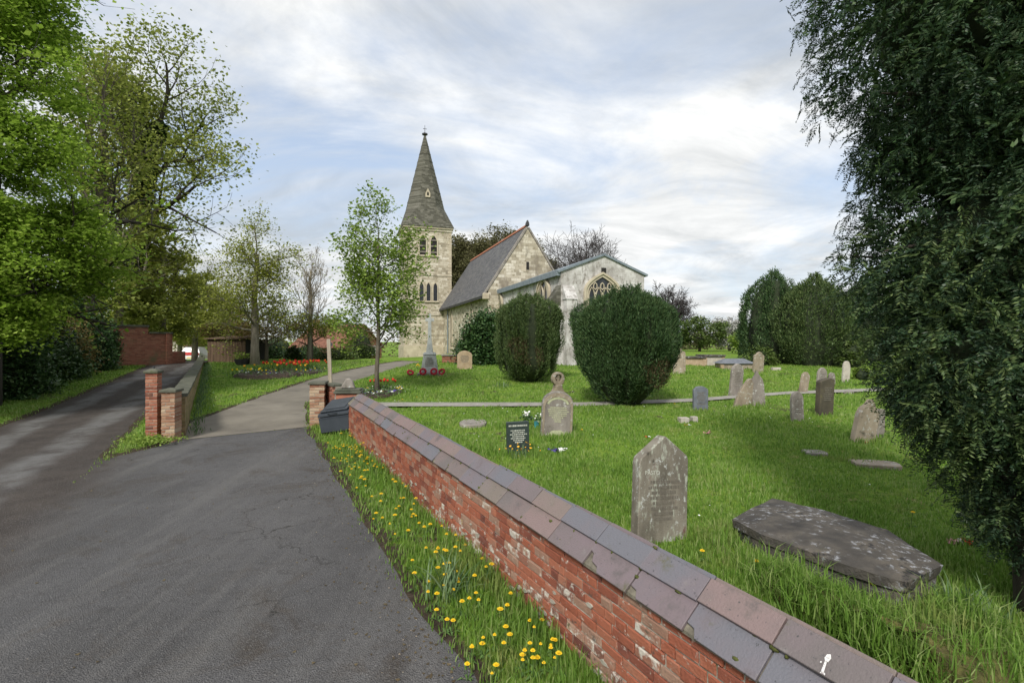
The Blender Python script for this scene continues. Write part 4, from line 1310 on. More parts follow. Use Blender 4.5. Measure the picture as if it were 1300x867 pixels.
STONES = [
    # px, base py, width px, height px, thick, kind, material, tilt, yaw, name, label
    (889, 522, 19, 30, .10, 'segment', 'slate', 0, 6, 'headstone', 'small slate-blue headstone with curved top, alone right of the big yew'),
    (862, 475, 16, 32, .14, 'shoulder', 'stone_buff', 0, -8, 'headstone', 'weathered shouldered headstone just right of the big round yew'),
    (933, 503, 18, 40, .12, 'round', 'stone_grey', 5, 18, 'headstone', 'grey round-topped headstone leaning right behind the broken one'),
    (943, 516, 26, 36, .12, 'broken', 'stone_buff', 12, 10, 'headstone', 'broken pinkish headstone with jagged pale edge leaning beside a dark pointed one'),
    (963, 516, 16, 44, .13, 'ogee', 'stone_grey', -3, -12, 'headstone', 'dark narrow pointed headstone touching the broken pinkish one'),
    (962, 473, 14, 26, .12, 'shoulder', 'stone_buff', 3, 10, 'headstone', 'distant shouldered headstone right of the dark flat tomb'),
    (1012, 535, 17, 37, .10, 'round', 'stone_grey', 0, 10, 'headstone', 'thin grey round-topped headstone left of the blackened square one'),
    (1046, 528, 25, 46, .16, 'slant', 'stone_dark', 2, 22, 'headstone', 'blackened square headstone with mossy yellow-green left edge'),
    (1019, 499, 13, 27, .10, 'round', 'stone_buff', 14, 22, 'headstone', 'buff headstone tilting strongly right, behind the thin grey one'),
    (1042, 497, 15, 30, .10, 'round', 'stone_grey', 6, 20, 'headstone', 'round-topped headstone half hidden behind the blackened square one'),
    (1056, 490, 8, 17, .09, 'round', 'stone_grey', 0, 0, 'headstone', 'smallest headstone peeping over the right shoulder of the blackened one'),
    (1073, 486, 10, 27, .10, 'round', 'stone_pale', 4, 10, 'headstone', 'narrow pale headstone standing alone near the far yews'),
    (1094, 561, 30, 54, .15, 'ogee', 'stone_buff', 15, 10, 'headstone', 'buff headstone leaning hard right, partly behind the near yew'),
    (1112, 556, 20, 36, .12, 'rect', 'stone_grey', 3, 10, 'headstone', 'square headstone tucked behind the hard-leaning buff one'),
    (590, 469, 19, 23, .12, 'round', 'stone_peach', 0, 4, 'headstone', 'plain sandstone headstone with rounded corners right of the war memorial'),
]
ROUGH = []
def text_rows(parent, w_, z_top, rows, dz, yf, m, seed, taper=None, name='inscription'):
    """worn lettering too small to read: rows of short raised strokes"""
    random.seed(seed)
    b = MB()
    for r in range(rows):
        ww = w_ * (taper[r] if taper else random.uniform(.6, 1))
        xx = -ww / 2
        while xx < ww / 2:
            L = random.uniform(.012, .035)
            b.box(xx, xx + L, yf - .002, yf + .004, z_top - r * dz, z_top - r * dz + dz * .55)
            xx += L + random.uniform(.005, .014)
    return b.build(name, m, parent)


for i, (px, by, wp, hp, th, kind, mt, tilt, yaw, nm, lb) in enumerate(STONES):
    x, y, z = on(px, by)
    k = y / F
    o = link(nm, stone_mesh(kind, wp * k, hp * k * 1.03, th, M[mt], 300 + i), None, (x, y, z - .02), (R(random.uniform(-3, 3)), R(tilt), R(yaw)))
    tag(o, lb, 'headstone', 'headstones in the churchyard')
    ROUGH.append((x, y, wp * k * .6))
    if kind in ('round', 'segment', 'slant') and wp > 14:
        text_rows(o, wp * k * .6, hp * k * .74, 7, .055, -th / 2 - .002, M['letter_worn'], 500 + i)
    if kind in ('round', 'shoulder', 'segment') and wp > 12:
        # worn sunk inscription panel
        w_, h_ = wp * k * .72, hp * k * .62
        MB().ring([(-w_ / 2, h_ * .55), (w_ / 2, h_ * .55), (w_ / 2, h_ * 1.38), (-w_ / 2, h_ * 1.38)], [(-w_ / 2 + .02, h_ * .55 + .02), (w_ / 2 - .02, h_ * .55 + .02), (w_ / 2 - .02, h_ * 1.38 - .02), (-w_ / 2 + .02, h_ * 1.38 - .02)], -th / 2 - .006, -th / 2 + .01).build('inscription_border', M[mt], o)

# big gabled stone in front
x, y, z = on(838, 693)
big = link('headstone', stone_mesh('gable', .66, 1.22, .15, M['stone_front'], 77, .022, .007), None, (x, y + .05, z - .05), (R(-3), R(4), R(20)))
tag(big, 'large lichened headstone with pointed gable top, nearest to the wall', 'headstone', 'headstones in the churchyard')


def text_mesh(s, size, m, parent, loc, ext=.003, name='inscription'):
    cu = bpy.data.curves.new('lettering', 'FONT'); cu.body = s; cu.size = size; cu.extrude = ext; cu.resolution_u = 2
    cu.align_x = 'CENTER'
    t = bpy.data.objects.new('lettering', cu)
    me = bpy.data.meshes.new_from_object(t)
    me.materials.clear(); me.materials.append(m)
    bpy.data.objects.remove(t)
    o = link(name, me, parent, loc, (R(90), 0, 0))
    return o


text_rows(big, .42, .70, 8, .058, -.0765, M['letter_worn'], 44, [.9, 1, .8, .9, .7, .8, .6, .5])
text_mesh('PASTO', .065, M['letter'], big, (-.165, -.0745, .80))


# arched stone with moulded border
x, y, z = on(706, 553)
k = y / F
aw, ah = 40 * k, 57 * k
ar = link('headstone', stone_mesh('round', aw, ah, .13, M['stone_grey'], 81, .012, .003), None, (x, y, z - .02), (R(-2), R(3), R(8)))
tag(ar, 'arched headstone with moulded border and pale lichened lettering by the flower vase', 'headstone', 'headstones in the churchyard')
def scaled(pl, s, base): return [(a * aw * s, base + b * ah * s) for a, b in pl]
ol = stone_outline('round')
MB().ring(scaled(ol, .96, .0), scaled(ol, .84, .03), -.082, -.05).build('border_moulding', M['stone_buff'], ar)
lun = [(aw * .37 * math.cos(t), ah * .66 + ah * .23 * math.sin(t)) for t in np.linspace(.25, math.pi - .25, 9)]
lun2 = [(a * .82, ah * .66 + (b - ah * .66) * .70) for a, b in lun]
MB().prism(lun + lun2[::-1], -.072, -.05).build('lunette_band', M['letter_old'], ar)
text_rows(ar, aw * .62, ah * .62, 8, .045, -.068, M['letter_old'], 4, [.8, 1, 1, .9, .9, .6, .4, .3])
MB().prism([(-aw * .30, .03), (aw * .30, .03), (aw * .22, .10), (aw * .10, .14), (-aw * .16, .13), (-aw * .24, .08)], -.070, -.05).build('lichen_patch', M['letter_old'], ar)

# dark green granite stone
x, y, z = on(657.5, 577)
k = y / F
gw, gh = 29 * k, 41 * k
gs = link('headstone', stone_mesh('rect', gw, gh, .08, M['granite'], 82, .006, .001), None, (x, y, z - .01), (0, R(-1), R(12)))
tag(gs, 'small dark green granite headstone with rectangular top and pale lettering', 'headstone', 'headstones in the churchyard')
text_rows(gs, gw * .82, gh * .86, 1, .055, -.041, M['letter'], 9, [1])
text_rows(gs, gw * .72, gh * .72, 7, .038, -.041, M['letter'], 8, [.9, .7, 1, .7, .9, .6, .4])

# wheel-head stone behind
x, y, z = on(708, 503)
k = y / F
wh = empty('wheel_head_stone', (x, y, z - .03), R(20), 'small carved wheel-head stone on a stepped base behind the arched headstone', 'headstone', 'headstones in the churchyard')
MB().prism([(-.30, 0), (.30, 0), (.28, .12), (.20, .20), (.13, .32), (.13, .42), (-.13, .42), (-.13, .32), (-.20, .20), (-.28, .12)], -.14, .14).build('base', M['stone_buff'], wh, bevel=.02)
cc = [(.23 * math.cos(t), .63 + .24 * math.sin(t)) for t in np.linspace(0, 2 * math.pi, 16, endpoint=False)]
ci = [(.13 * math.cos(t), .66 + .13 * math.sin(t)) for t in np.linspace(0, 2 * math.pi, 16, endpoint=False)]
MB().ring(cc, ci, -.10, .10).build('wheel_head', M['stone_buff'], wh, bevel=.012)
MB().box(-.04, .04, -.06, .06, .45, .83).box(-.20, .05, -.05, .05, .62, .70).build('cross_arms', M['stone_buff'], wh)

# coffin-shaped ledger tomb in the right foreground
tp = .47
pts = []
for px, py in ((929.5, 657.5), (980.5, 631), (1054, 648.5), (1126, 671), (1196.5, 716), (1150, 738.5), (1078, 717), (967, 677)):
    Z = F * (CAM_H - tp) / (py - HY)
    pts.append(Vector(((px - HX) / F * Z, Z, tp)))
cen = sum(pts, Vector()) / len(pts)
lt = empty('ledger_tomb', (cen.x, cen.y, zl(cen.x, cen.y)), 0, 'lichened coffin-shaped ledger slab on a mossy plinth in the right foreground', 'tomb')
zz = tp - zl(cen.x, cen.y)
loc = [p - Vector((cen.x, cen.y, tp)) for p in pts]
def shell(name, s0, z0, s1, z1, m, bev, seed, ridge=0):
    random.seed(seed)
    n = len(loc)
    lo, hi = [], []
    # finer outline
    fine = []
    for i in range(n):
        a, b = loc[i], loc[(i + 1) % n]
        for q in range(4): fine.append(a.lerp(b, q / 4))
    k = len(fine)
    w1 = [Vector((p.x * s0 + random.uniform(-.008, .008), p.y * s0 + random.uniform(-.008, .008), z0)) for p in fine]
    w2 = [Vector((p.x * s1 + random.uniform(-.008, .008), p.y * s1 + random.uniform(-.008, .008), z1 + random.uniform(-.006, .006))) for p in fine]
    w3 = [Vector((p.x * s1 * .6, p.y * s1 * .6, z1 + ridge * .7 + random.uniform(-.005, .005))) for p in fine]
    V = w1 + w2 + w3 + [Vector((0, 0, z1 + ridge))]
    Fs = [tuple(range(k))[::-1]]
    for o in (0, k):
        Fs += [(o + i, o + (i + 1) % k, o + k + (i + 1) % k, o + k + i) for i in range(k)]
    Fs += [(2 * k + i, 2 * k + (i + 1) % k, 3 * k) for i in range(k)]
    area = sum(fine[i].x * fine[(i + 1) % k].y - fine[(i + 1) % k].x * fine[i].y for i in range(k))
    if area < 0: Fs = [f[::-1] for f in Fs]
    MB().add([tuple(v) for v in V], Fs).build(name, m, lt)
shell('lid_slab', .985, zz - .10, 1.0, zz - .01, M['ledger'], .01, 5, .055)
shell('plinth', .96, -.3,   .95, zz - .103, M['ledger'], .01, 6)
# earth and moss mound along the front and foot of the tomb
M['mossmound'] = layered('mossy_earth', [(0.3, (0.06, 0.055, 0.02)), (0.55, (0.11, 0.105, 0.03)), (0.8, (0.17, 0.14, 0.05))], 7, layers=[((0.05, 0.035, 0.02), 5, .55, .7)], bump=1.0, bscale=25, bdist=.03)
V, Fs = [], []
path = [at(985, 690, 4.62), at(1075, 735, 3.98), at(1150, 765, 3.62), at(1205, 762, 3.70), at(1245, 752, 3.98)]
path = resample([(p[0], p[1]) for p in path], 26)
k = 9
for i, (a, b) in enumerate(path):
    tt = i / 25
    hgt = .17 + .20 * math.sin(math.pi * min(1, tt * 1.1))
    wid = .12 + .22 * math.sin(math.pi * tt) ** .7
    for j in range(k):
        u = j / (k - 1) * math.pi
        nz = (vnoise(np.array([a * 9 + j]), np.array([b * 9]), 1.0, 4)[0] - .5) * .10
        V.append((a + math.cos(u) * wid * .6 + nz * .5, b - math.cos(u) * wid + nz * .5, zl(a, b) - .06 + math.sin(u) ** .8 * hgt + nz))
for i in range(25):
    for j in range(k - 1):
        Fs.append((i * k + j, (i + 1) * k + j, (i + 1) * k + j + 1, i * k + j + 1))
mm = MB().add(V, Fs).build('moss_mound', M['mossmound'], None, smooth=True)
tag(mm, kind='structure')
MOUND = path

# flat ledger slabs let into the turf
def turf_slab(px, py, wp, dp, rz, m, label):
    x, y, z = on(px, py)
    k = y / F
    L, D = wp * k, dp * k * y / 2.1
    b = MB(); random.seed(int(px))
    n = 12
    pl = [(L / 2 * math.copysign(abs(math.cos(t)) ** .5, math.cos(t)) * random.uniform(.9, 1.05), D / 2 * math.copysign(abs(math.sin(t)) ** .5, math.sin(t)) * random.uniform(.85, 1.05)) for t in np.linspace(0, 2 * math.pi, n, endpoint=False)]
    b.add([(a, c, .05) for a, c in pl] + [(a * 1.02, c * 1.02, -.1) for a, c in pl], [tuple(range(n))] + [(i, i + n, (i + 1) % n + n, (i + 1) % n) for i in range(n)])
    o = b.build('ledger_slab', M[m], None, (x, y, z), (0, 0, R(rz)), bevel=.008)
    tag(o, label, 'grave slab', 'flat grave slabs in the turf')
turf_slab(600, 539, 34, 8, 0, 'stone_grey', 'flat grave slab in the lawn left of the dark green granite headstone')
turf_slab(1034, 577, 28, 6, -10, 'stone_grey', 'small flat grave slab in the lawn below the blackened headstone')
turf_slab(1112, 592, 56, 8, -14, 'stone_buff', 'long flat grave slab in the lawn in front of the hard-leaning headstone')
turf_slab(1066, 497, 20, 4, 0, 'stone_grey', 'flat stone lying on the narrow footpath near the pale headstone')
for (px, py, wp, lb) in ((868, 536, 12, 'pale low kerb block in the grass below the slate-blue headstone'), (881, 535, 7, 'smaller kerb block beside the pale one in the grass'), (985, 470, 11, 'low pale stone block in the grass before the far yews')):
    x, y, z = on(px, py); k = y / F
    o = MB().box(-wp * k / 2, wp * k / 2, -.1, .1, -.1, .13, jit=.01).build('kerb_block', M['stone_pale'], None, (x, y, z), (0, 0, R(8)), bevel=.012)
    tag(o, lb, 'stone block')


# chest tombs in the distance
def chest_tomb(px, by, wp, hp, dp, rz, body, lid_, label, slope=False):
    x, y, z = on(px, by); k = y / F
    L, H = wp * k, hp * k
    t = empty('chest_tomb', (x, y, z - .03), R(rz), label, 'tomb', 'chest tombs on the rise')
    MB().box(-L / 2, L / 2, 0, dp, -.2, H - .09).build('chest', M[body], t, bevel=.02)
    for s in (-1, 1):
        MB().box(s * L / 2 - .08, s * L / 2 + .08, -.03, .12, 0, H - .093).build('corner_pilaster', M['stone_peach'], t)
    if slope:
        MB().add([(-L / 2 - .1, -.1, H - .09), (L / 2 + .1, -.1, H - .09), (L / 2 + .1, dp + .1, H - .09), (-L / 2 - .1, dp + .1, H - .09), (-L / 2 + .3, dp / 2, H + .16), (L / 2 - .3, dp / 2, H + .16)],
                 [(3, 2, 1, 0), (0, 1, 5, 4), (1, 2, 5), (2, 3, 4, 5), (3, 0, 4)]).build('lid_slab', M[lid_], t)
    else:
        MB().box(-L / 2 - .1, L / 2 + .1, -.1, dp + .1, H - .087, H, jit=.008).build('lid_slab', M[lid_], t, bevel=.012)
chest_tomb(882, 464.5, 24, 12, .9, -4, 'stone_peach', 'ledger', 'left chest tomb with dark slab lid behind the shouldered headstone')
chest_tomb(907, 464, 24, 14, .9, 8, 'stone_pale', 'ledger', 'second chest tomb with pale sides between two others')
chest_tomb(937, 469, 40, 10, 1.0, 0, 'stone_buff', 'slate', 'low broad tomb with black sloping lid', True)
x, y, z = on(577, 461)
t = empty('brick_tomb', (x, y, z), R(4), 'low red brick box tomb with slab lid beside the nave wall', 'tomb')
MB().box(-.75, .75, 0, .8, -.2, .42).build('chest', M['brickwall_far'], t)
MB().box(-.82, .82, -.07, .87, .423, .50).build('lid_slab', M['stone_grey'], t, bevel=.01)

# war memorial cross
x, y, z = on(545.5, 476)
k = y / F
wmn = empty('war_memorial', (x, y, z - .03), R(6), 'grey stone war memorial cross on a tapered plinth with poppy wreaths', 'memorial')
def taper(bb, w0, w1, z0, z1):
    a, b = w0 / 2, w1 / 2
    bb.add([(-a, -a, z0), (a, -a, z0), (a, a, z0), (-a, a, z0), (-b, -b, z1), (b, -b, z1), (b, b, z1), (-b, b, z1)], [(3, 2, 1, 0), (4, 5, 6, 7), (0, 1, 5, 4), (1, 2, 6, 5), (2, 3, 7, 6), (3, 0, 4, 7)])
    return bb
u_ = k
taper(MB(), 30 * u_, 29 * u_, -.2, 3 * u_).build('step', M['stone_grey'], wmn, bevel=.01)
taper(MB(), 21.5 * u_, 15 * u_, 3 * u_ + .002, 26 * u_).build('plinth', M['memorial'], wmn, bevel=.01)
text_rows(wmn, 12 * u_, 21 * u_, 7, 2.4 * u_, -9.6 * u_, M['stone_grey'], 31).location = (0, 0, 0)
taper(MB(), 17 * u_, 13 * u_, 26 * u_ + .002, 29 * u_).build('cap_moulding', M['memorial'], wmn, bevel=.01)
taper(MB(), 8.5 * u_, 4.6 * u_, 29 * u_ + .002, 45 * u_).build('shaft_foot', M['memorial'], wmn)
taper(MB(), 4.4 * u_, 3.6 * u_, 45 * u_ + .002, 78 * u_).build('shaft', M['memorial'], wmn)
MB().box(-5.5 * u_, 5.5 * u_, -1.6 * u_, 1.6 * u_, 68 * u_, 72 * u_).build('cross_arm', M['memorial'], wmn, bevel=.01)
def wreath(dx, dy, rx_, rz_, lb):
    b = MB(); random.seed(int(abs(dx) * 1000))
    for i in range(16):
        t = 2 * math.pi * i / 16
        c = Vector((math.cos(t) * .125, random.uniform(-.02, .02), .16 + math.sin(t) * .125))
        b.lathe([(.0, -.02), (.05, .0), (.055, .02), (.02, .035), (.0, .02)], 6, Matrix.Translation(c) @ Matrix.Rotation(R(90) + random.uniform(-.4, .4), 4, 'X'))
    wxyz = Matrix.Rotation(R(6), 4, 'Z') @ Vector((dx, dy, 0))
    o = b.build('poppy_wreath', M['poppy'], None, (x + wxyz.x, y + wxyz.y, z + .02), (R(rx_), 0, R(rz_)))
    g_ = MB()
    pts_ = [(math.cos(t) * .125, .03, .16 + math.sin(t) * .125) for t in np.linspace(0, 2 * math.pi, 13)]
    g_.tube(pts_, [.035] * 13, 5).build('wreath_ring', M['stem'], o)
    tag(o, lb, 'wreath', 'poppy wreaths at the memorial')
wreath(-.82, -.55, -50, 30, 'poppy wreath lying on the grass left of the memorial step')
wreath(-.28, -.62, -18, 6, 'poppy wreath leaning on the left half of the memorial step')
wreath(.22, -.62, -20, 0, 'poppy wreath leaning on the right half of the memorial step')
wreath(.56, -.60, -30, -20, 'poppy wreath leaning at the right end of the memorial step')

# ------------------------------------------------------------------ far buildings, walls and the car
A = P(152, 464.5, 0.1); Bp = P(219, 459.8, .1)
bwl = empty('boundary_wall', (A[0], A[1], zl(*A)), 0, 'tall stepped old red brick wall along the left of the lane', 'wall')
dv = np.array((Bp[0] - A[0], Bp[1] - A[1])); Lb = float(np.linalg.norm(dv)); ang = math.atan2(dv[1], dv[0])
bwl.rotation_euler = (0, 0, ang)
kA, kB = A[1] / F, Bp[1] / F
hA, hB = 50 * kA, 33 * kB
split = Lb * .52
b = MB(); b.box(-1.2, split, 0, .35, -1.0, hA); b.build('wall_panel', M['brickwall_far'], bwl)
b = MB(); b.box(split + .002, Lb, 0, .35, -1.0, hA - .38); b.build('wall_panel', M['brickwall_far'], bwl)
MB().box(-1.2, split + .03, -.06, .41, hA + .003, hA + .12, jit=.01).build('coping', M['mosscap'], bwl)
MB().box(split + .04, Lb, -.06, .41, hA - .377, hA - .27, jit=.01).build('coping', M['mosscap'], bwl)
MB().box(Lb * .86, Lb * .92, -.1, -.002, -.8, hA - .35).build('wall_pilaster', M['brickwall_far'], bwl)
b = MB().box(Lb + .01, Lb + 1.0, .3, .6, -1.5, .75); b.build('wall_panel', M['brickwall_far'], bwl)

# parked car beyond the crest, seen from behind
cx_, cy_, _ = at(241, 455, 52)
cz_ = float(g(cx_, cy_))
car = empty('parked_car', (cx_, cy_, max(cz_, .42)), R(12), 'white car seen from behind, parked at the far end of the lane', 'car')
prof = [(-.0, .25), (.05, .75), (.12, .95), (.35, 1.42), (.9, 1.5), (2.1, 1.46), (2.7, 1.05), (3.7, .92), (3.95, .7), (3.98, .3)]
bd = MB()
V, Fs = [], []
for (yy, zz_) in prof:
    ww = .84 if zz_ < 1.0 else .66
    V += [(-ww, yy, zz_), (ww, yy, zz_)]
n = len(prof)
Fs += [(2 * i, 2 * i + 1, 2 * i + 3, 2 * i + 2) for i in range(n - 1)] + [tuple(range(0, 2 * n, 2))[::-1], tuple(range(1, 2 * n, 2)), (0, 2 * n - 2, 2 * n - 1, 1)]
bd.add(V, Fs).build('body', M['car_white'], car, bevel=.03)
MB().add([(-.56, .13, 1.0), (.56, .13, 1.0), (.52, .32, 1.38), (-.52, .32, 1.38), (-.56, .10, 1.0), (.56, .10, 1.0), (.52, .29, 1.39), (-.52, .29, 1.39)], [(4, 5, 6, 7), (3, 2, 1, 0), (0, 1, 5, 4), (1, 2, 6, 5), (2, 3, 7, 6), (3, 0, 4, 7)]).build('rear_window', M['glass'], car)
MB().box(-.80, .80, -.03, .02, .70, .98).build('tail_band', M['car_red'], car)
MB().box(-.86, .86, -.10, .1, .28, .52).build('bumper', M['car_white'], car, bevel=.02)
MB().box(-.26, .26, -.112, -.101, .40, .50).build('number_plate', M['yellow'], car)
for sx in (-1, 1):
    for yy in (.75, 3.1):
        wl = MB().lathe([(.16, -.1), (.31, -.1), (.31, .1), (.16, .1)], 14, Matrix.Rotation(R(90), 4, 'Y')).build('wheel', M['rubber'], car, (sx * .78, yy, .31))
        MB().lathe([(.05, -.105), (.17, -.105), (.17, .105), (.05, .105)], 10, Matrix.Rotation(R(90), 4, 'Y')).build('rim', M['slate'], wl)


def house(px, Y, wd, dp, he, hr, rz, wall, roof, label, wins=(), gable_x=True):
    x = (px - HX) / F * Y
    h = empty('house', (x, Y, float(g(x, Y)) - .2), R(rz), label, 'house')
    MB().prism([(-wd / 2, -1), (wd / 2, -1), (wd / 2, he), (0, hr), (-wd / 2, he)], -dp / 2, dp / 2).build('wall', M[wall], h)
    rf_ = MB()
    s = (hr - he) / (wd / 2)
    slab(rf_, (-wd / 2 - .3, he - .3 * s + .02), (0, hr + .02), -dp / 2 - .25, dp / 2 + .25, .15)
    slab(rf_, (wd / 2 + .3, he - .3 * s + .02), (0, hr + .021), -dp / 2 - .25, dp / 2 + .25, .15)
    rf_.build('roof', M[roof], h)
    MB().box(-.35, .35, dp / 2 - 1.2, dp / 2 - .5, hr - .6, hr + 1.0).build('chimney', M['brickwall_far'], h)
    for (wx, wz, ww, wh) in wins:
        f = MB().ring([(wx - ww / 2 - .07, wz - .07), (wx + ww / 2 + .07, wz - .07), (wx + ww / 2 + .07, wz + wh + .07), (wx - ww / 2 - .07, wz + wh + .07)], [(wx - ww / 2, wz), (wx + ww / 2, wz), (wx + ww / 2, wz + wh), (wx - ww / 2, wz + wh)], -dp / 2 - .07, -dp / 2 + .02).build('window', M['white'], h)
        MB().box(wx - ww / 2 - .02, wx + ww / 2 + .02, -dp / 2 - .03, -dp / 2 + .01, wz - .02, wz + wh + .02).build('pane', M['glass'], f)
    return h
house(428, 72, 7.0, 10, 2.0, 4.9, 62, 'brickwall_far', 'roof_red', 'red brick house with orange tiled roof half hidden behind the sapling', [(-1.5, .9, 1.2, 1.2), (1.6, .9, 1.2, 1.2)])
house(225, 95, 6, 8, 2.0, 3.6, 10, 'plaster', 'roof_red', 'small pale cottage at the far end of the lane', [(0, .9, 1.1, 1.1)])
x, y = P(276, 461.5, .1)
shd = empty('timber_shed', (x, y + 1.0, zl(x, y) - .1), R(-8), 'dark brown boarded shed beside the end of the lane wall', 'shed')
MB().box(-1.25, 1.25, 0, 2.2, 0, 1.55).build('frame', M['dark'], shd)
for i in range(12):
    MB().box(-1.28 + i * .2135, -1.28 + i * .2135 + .2, -.03, -.002, .02, 1.55 + random.uniform(-.02, .02)).build('board', M['board'], shd)
MB().add([(-1.4, -.2, 1.56), (1.4, -.2, 1.56), (1.4, 2.4, 1.75), (-1.4, 2.4, 1.75), (-1.4, -.2, 1.62), (1.4, -.2, 1.62), (1.4, 2.4, 1.81), (-1.4, 2.4, 1.81)], [(3, 2, 1, 0), (4, 5, 6, 7), (0, 1, 5, 4), (1, 2, 6, 5), (2, 3, 7, 6), (3, 0, 4, 7)]).build('roof', M['board'], shd)
# black tub with a green shrub
x, y, z = on(308, 464)
tub = empty('planter_tub', (x, y, z), 0, 'round black tub planter with a small green shrub left of the pale trunk', 'planter')
MB().lathe([(.22, 0), (.34, .05), (.42, .28), (.44, .36), (.40, .36), (.38, .30)], 16).build('tub', M['rubber'], tub)
C_ = rng.normal(size=(260, 3)) * np.array((.26, .26, .14)) + np.array((0, 0, .52))
leaf_obj('foliage', C_, .11, M['l_sap'], tub)

# ------------------------------------------------------------------ trees
def perp(d):
    a = d.cross(Vector((0.31, 0.52, 0.79)))
    if a.length < 1e-3: a = d.cross(Vector((1, 0, 0)))
    return a.normalized()


class Skel:
    def __init__(s, seed, levels=5, nc=(5, 5, 4, 4), ratio=.62, spread=48, up=.12, gnarl=.22, minr=.006, lo=.35, droop=0.0, kr=.62):
        s.r = random.Random(seed)
        s.levels, s.nc, s.ratio, s.spread, s.up, s.gnarl, s.minr, s.lo, s.droop, s.kr = levels, nc, ratio, spread, up, gnarl, minr, lo, droop, kr
        s.chains, s.tips = [], []

    def branch(s, p, d, L, r, depth):
        rr = s.r
        n = max(3, min(8, int(L / .35))) if depth < 2 else 3
        pts, rad = [p.copy()], [r]
        for i in range(n):
            j = Vector((rr.gauss(0, 1), rr.gauss(0, 1), rr.gauss(0, 1))) * s.gnarl * (.5 if depth == 0 else 1)
            d = (d + j * .55 + Vector((0, 0, s.up - s.droop * depth * .12))).normalized()
            p = p + d * (L / n)
            pts.append(p.copy())
            rad.append(max(s.minr, r * (1 - .55 * (i + 1) / n)))
        s.chains.append((depth, pts, rad))
        if depth >= s.levels - 1:
            s.tips += [(q, d) for q in pts[1:]]
            return
        s.kids(pts, rad, L, depth)

    def kids(s, pts, rad, L, depth, lo=None, n=None):
        rr = s.r
        n = n or s.nc[min(depth, len(s.nc) - 1)]
        lo = s.lo if lo is None else lo
        a0 = rr.random() * 6.28
        for c in range(n):
            t = lo + (1 - lo) * (c + rr.random() * .8) / n if c < n - 1 else 1.0
            f = t * (len(pts) - 1)
            i = min(int(f), len(pts) - 2)
            q = pts[i].lerp(pts[i + 1], f - i)
            dd = (pts[i + 1] - pts[i]).normalized()
            rr_ = rad[i] + (rad[i + 1] - rad[i]) * (f - i)
            ang = R(s.spread * rr.uniform(.6, 1.25)) * (.45 if c == n - 1 else 1)
            az_ = a0 + c * 2.4 + rr.uniform(-.4, .4)
            u = perp(dd); v = dd.cross(u)
            nd = dd * math.cos(ang) + (u * math.cos(az_) + v * math.sin(az_)) * math.sin(ang)
            s.branch(q, nd.normalized(), L * s.ratio * rr.uniform(.75, 1.2) * (1.15 - .35 * t), max(s.minr, rr_ * (s.kr if depth == 0 else .62)), depth + 1)

    def wood(s, parent, m, twig_m=None, k0=9, name0='trunk'):
        a, b = MB(), MB()
        for depth, pts, rad in s.chains:
            if depth == 0: a.tube(pts, rad, k0)
            else: b.tube(pts, rad, 6 if depth == 1 else (4 if depth == 2 else 3), cap=False)
        a.build(name0, m, parent, smooth=True)
        if b.v: b.build('branches', twig_m or m, parent, smooth=True)


def cluster(tips, n, spread, bias=(0, 0, 0), keep=1.0):
    T = np.array([tuple(p) for p, d in tips])
    if keep < 1: T = T[rng.random(len(T)) < keep]
    C = np.repeat(T, n, axis=0)
    return C + rng.normal(size=C.shape) * np.array(spread) + np.array(bias)


def tree(name, label, base, h, tr, seed, leaf=None, leafn=3, leafs=.1, lsp=.18, keep=1.0, bark='bark', twig=None, cat='tree', group=None, trunk=None, trunk_frac=.45, lean=(0, 0), start=.35, n0=None, L0=None, **kw):
    t = empty(name, base, 0, label, cat, group)
    s = Skel(seed, **kw)
    if trunk is None:
        tl = h * trunk_frac
        pts = [Vector((0, 0, -.3))]
        rr = s.r
        for i in range(1, 8):
            f = i / 7
            pts.append(Vector((lean[0] * f * f + rr.gauss(0, .012 * h) * f, lean[1] * f * f + rr.gauss(0, .012 * h) * f, tl * f)))
        rad = [tr * (1.35 if i == 0 else 1 - .5 * i / 7) for i in range(8)]
    else:
        pts = [Vector(p) for p in trunk]; rad = [tr * (1.3 if i == 0 else 1 - .5 * i / len(pts)) for i in range(len(pts))]
    s.chains.append((0, pts, rad))
    s.kids(pts, rad, L0 or h * .5, 0, lo=start, n=n0)
    s.wood(t, M[bark], M[twig] if twig else None)
    if leaf:
        C = cluster(s.tips, leafn, (lsp, lsp, lsp * .8), keep=keep)
        o = leaf_obj('crown', C, leafs, M[leaf], t)
    return t, s


def ground_pos(px, py, back=0.0):
    x, y = P(px, py, .08)
    x *= (y + back) / y
    return (x, y + back, zl(x, y + back))


def bough_crown(name, parent, blobs, per, leaf_size, m, flat=.45, core=None, droop=.25, off=(0, 0, 0)):
    """dense broadleaf foliage: many small flattened boughs of leaves spread through ellipsoids (x, y, z, rx, ry, rz, boughs)"""
    Cs, ax = [], []
    for (x, y, z, rx_, ry_, rz_, n) in blobs:
        d = unit(rng.normal(size=(n, 3)))
        r = rng.uniform(.35, 1.0, n) ** .45
        ctr = np.array((x, y, z)) + d * r[:, None] * np.array((rx_, ry_, rz_))
        br = rng.uniform(.5, 1.0, n)
        for c, q, dd in zip(ctr, br, d):
            k = int(per * q)
            p = rng.normal(size=(k, 3)) * np.array((.42, .42, .42 * flat)) * q
            rad = np.hypot(p[:, 0], p[:, 1])
            p[:, 2] -= droop * rad ** 1.3
            Cs.append(c + p)
    C = np.concatenate(Cs) + np.array(off)
    return leaf_obj(name, C, leaf_size, m, parent, up=.55)


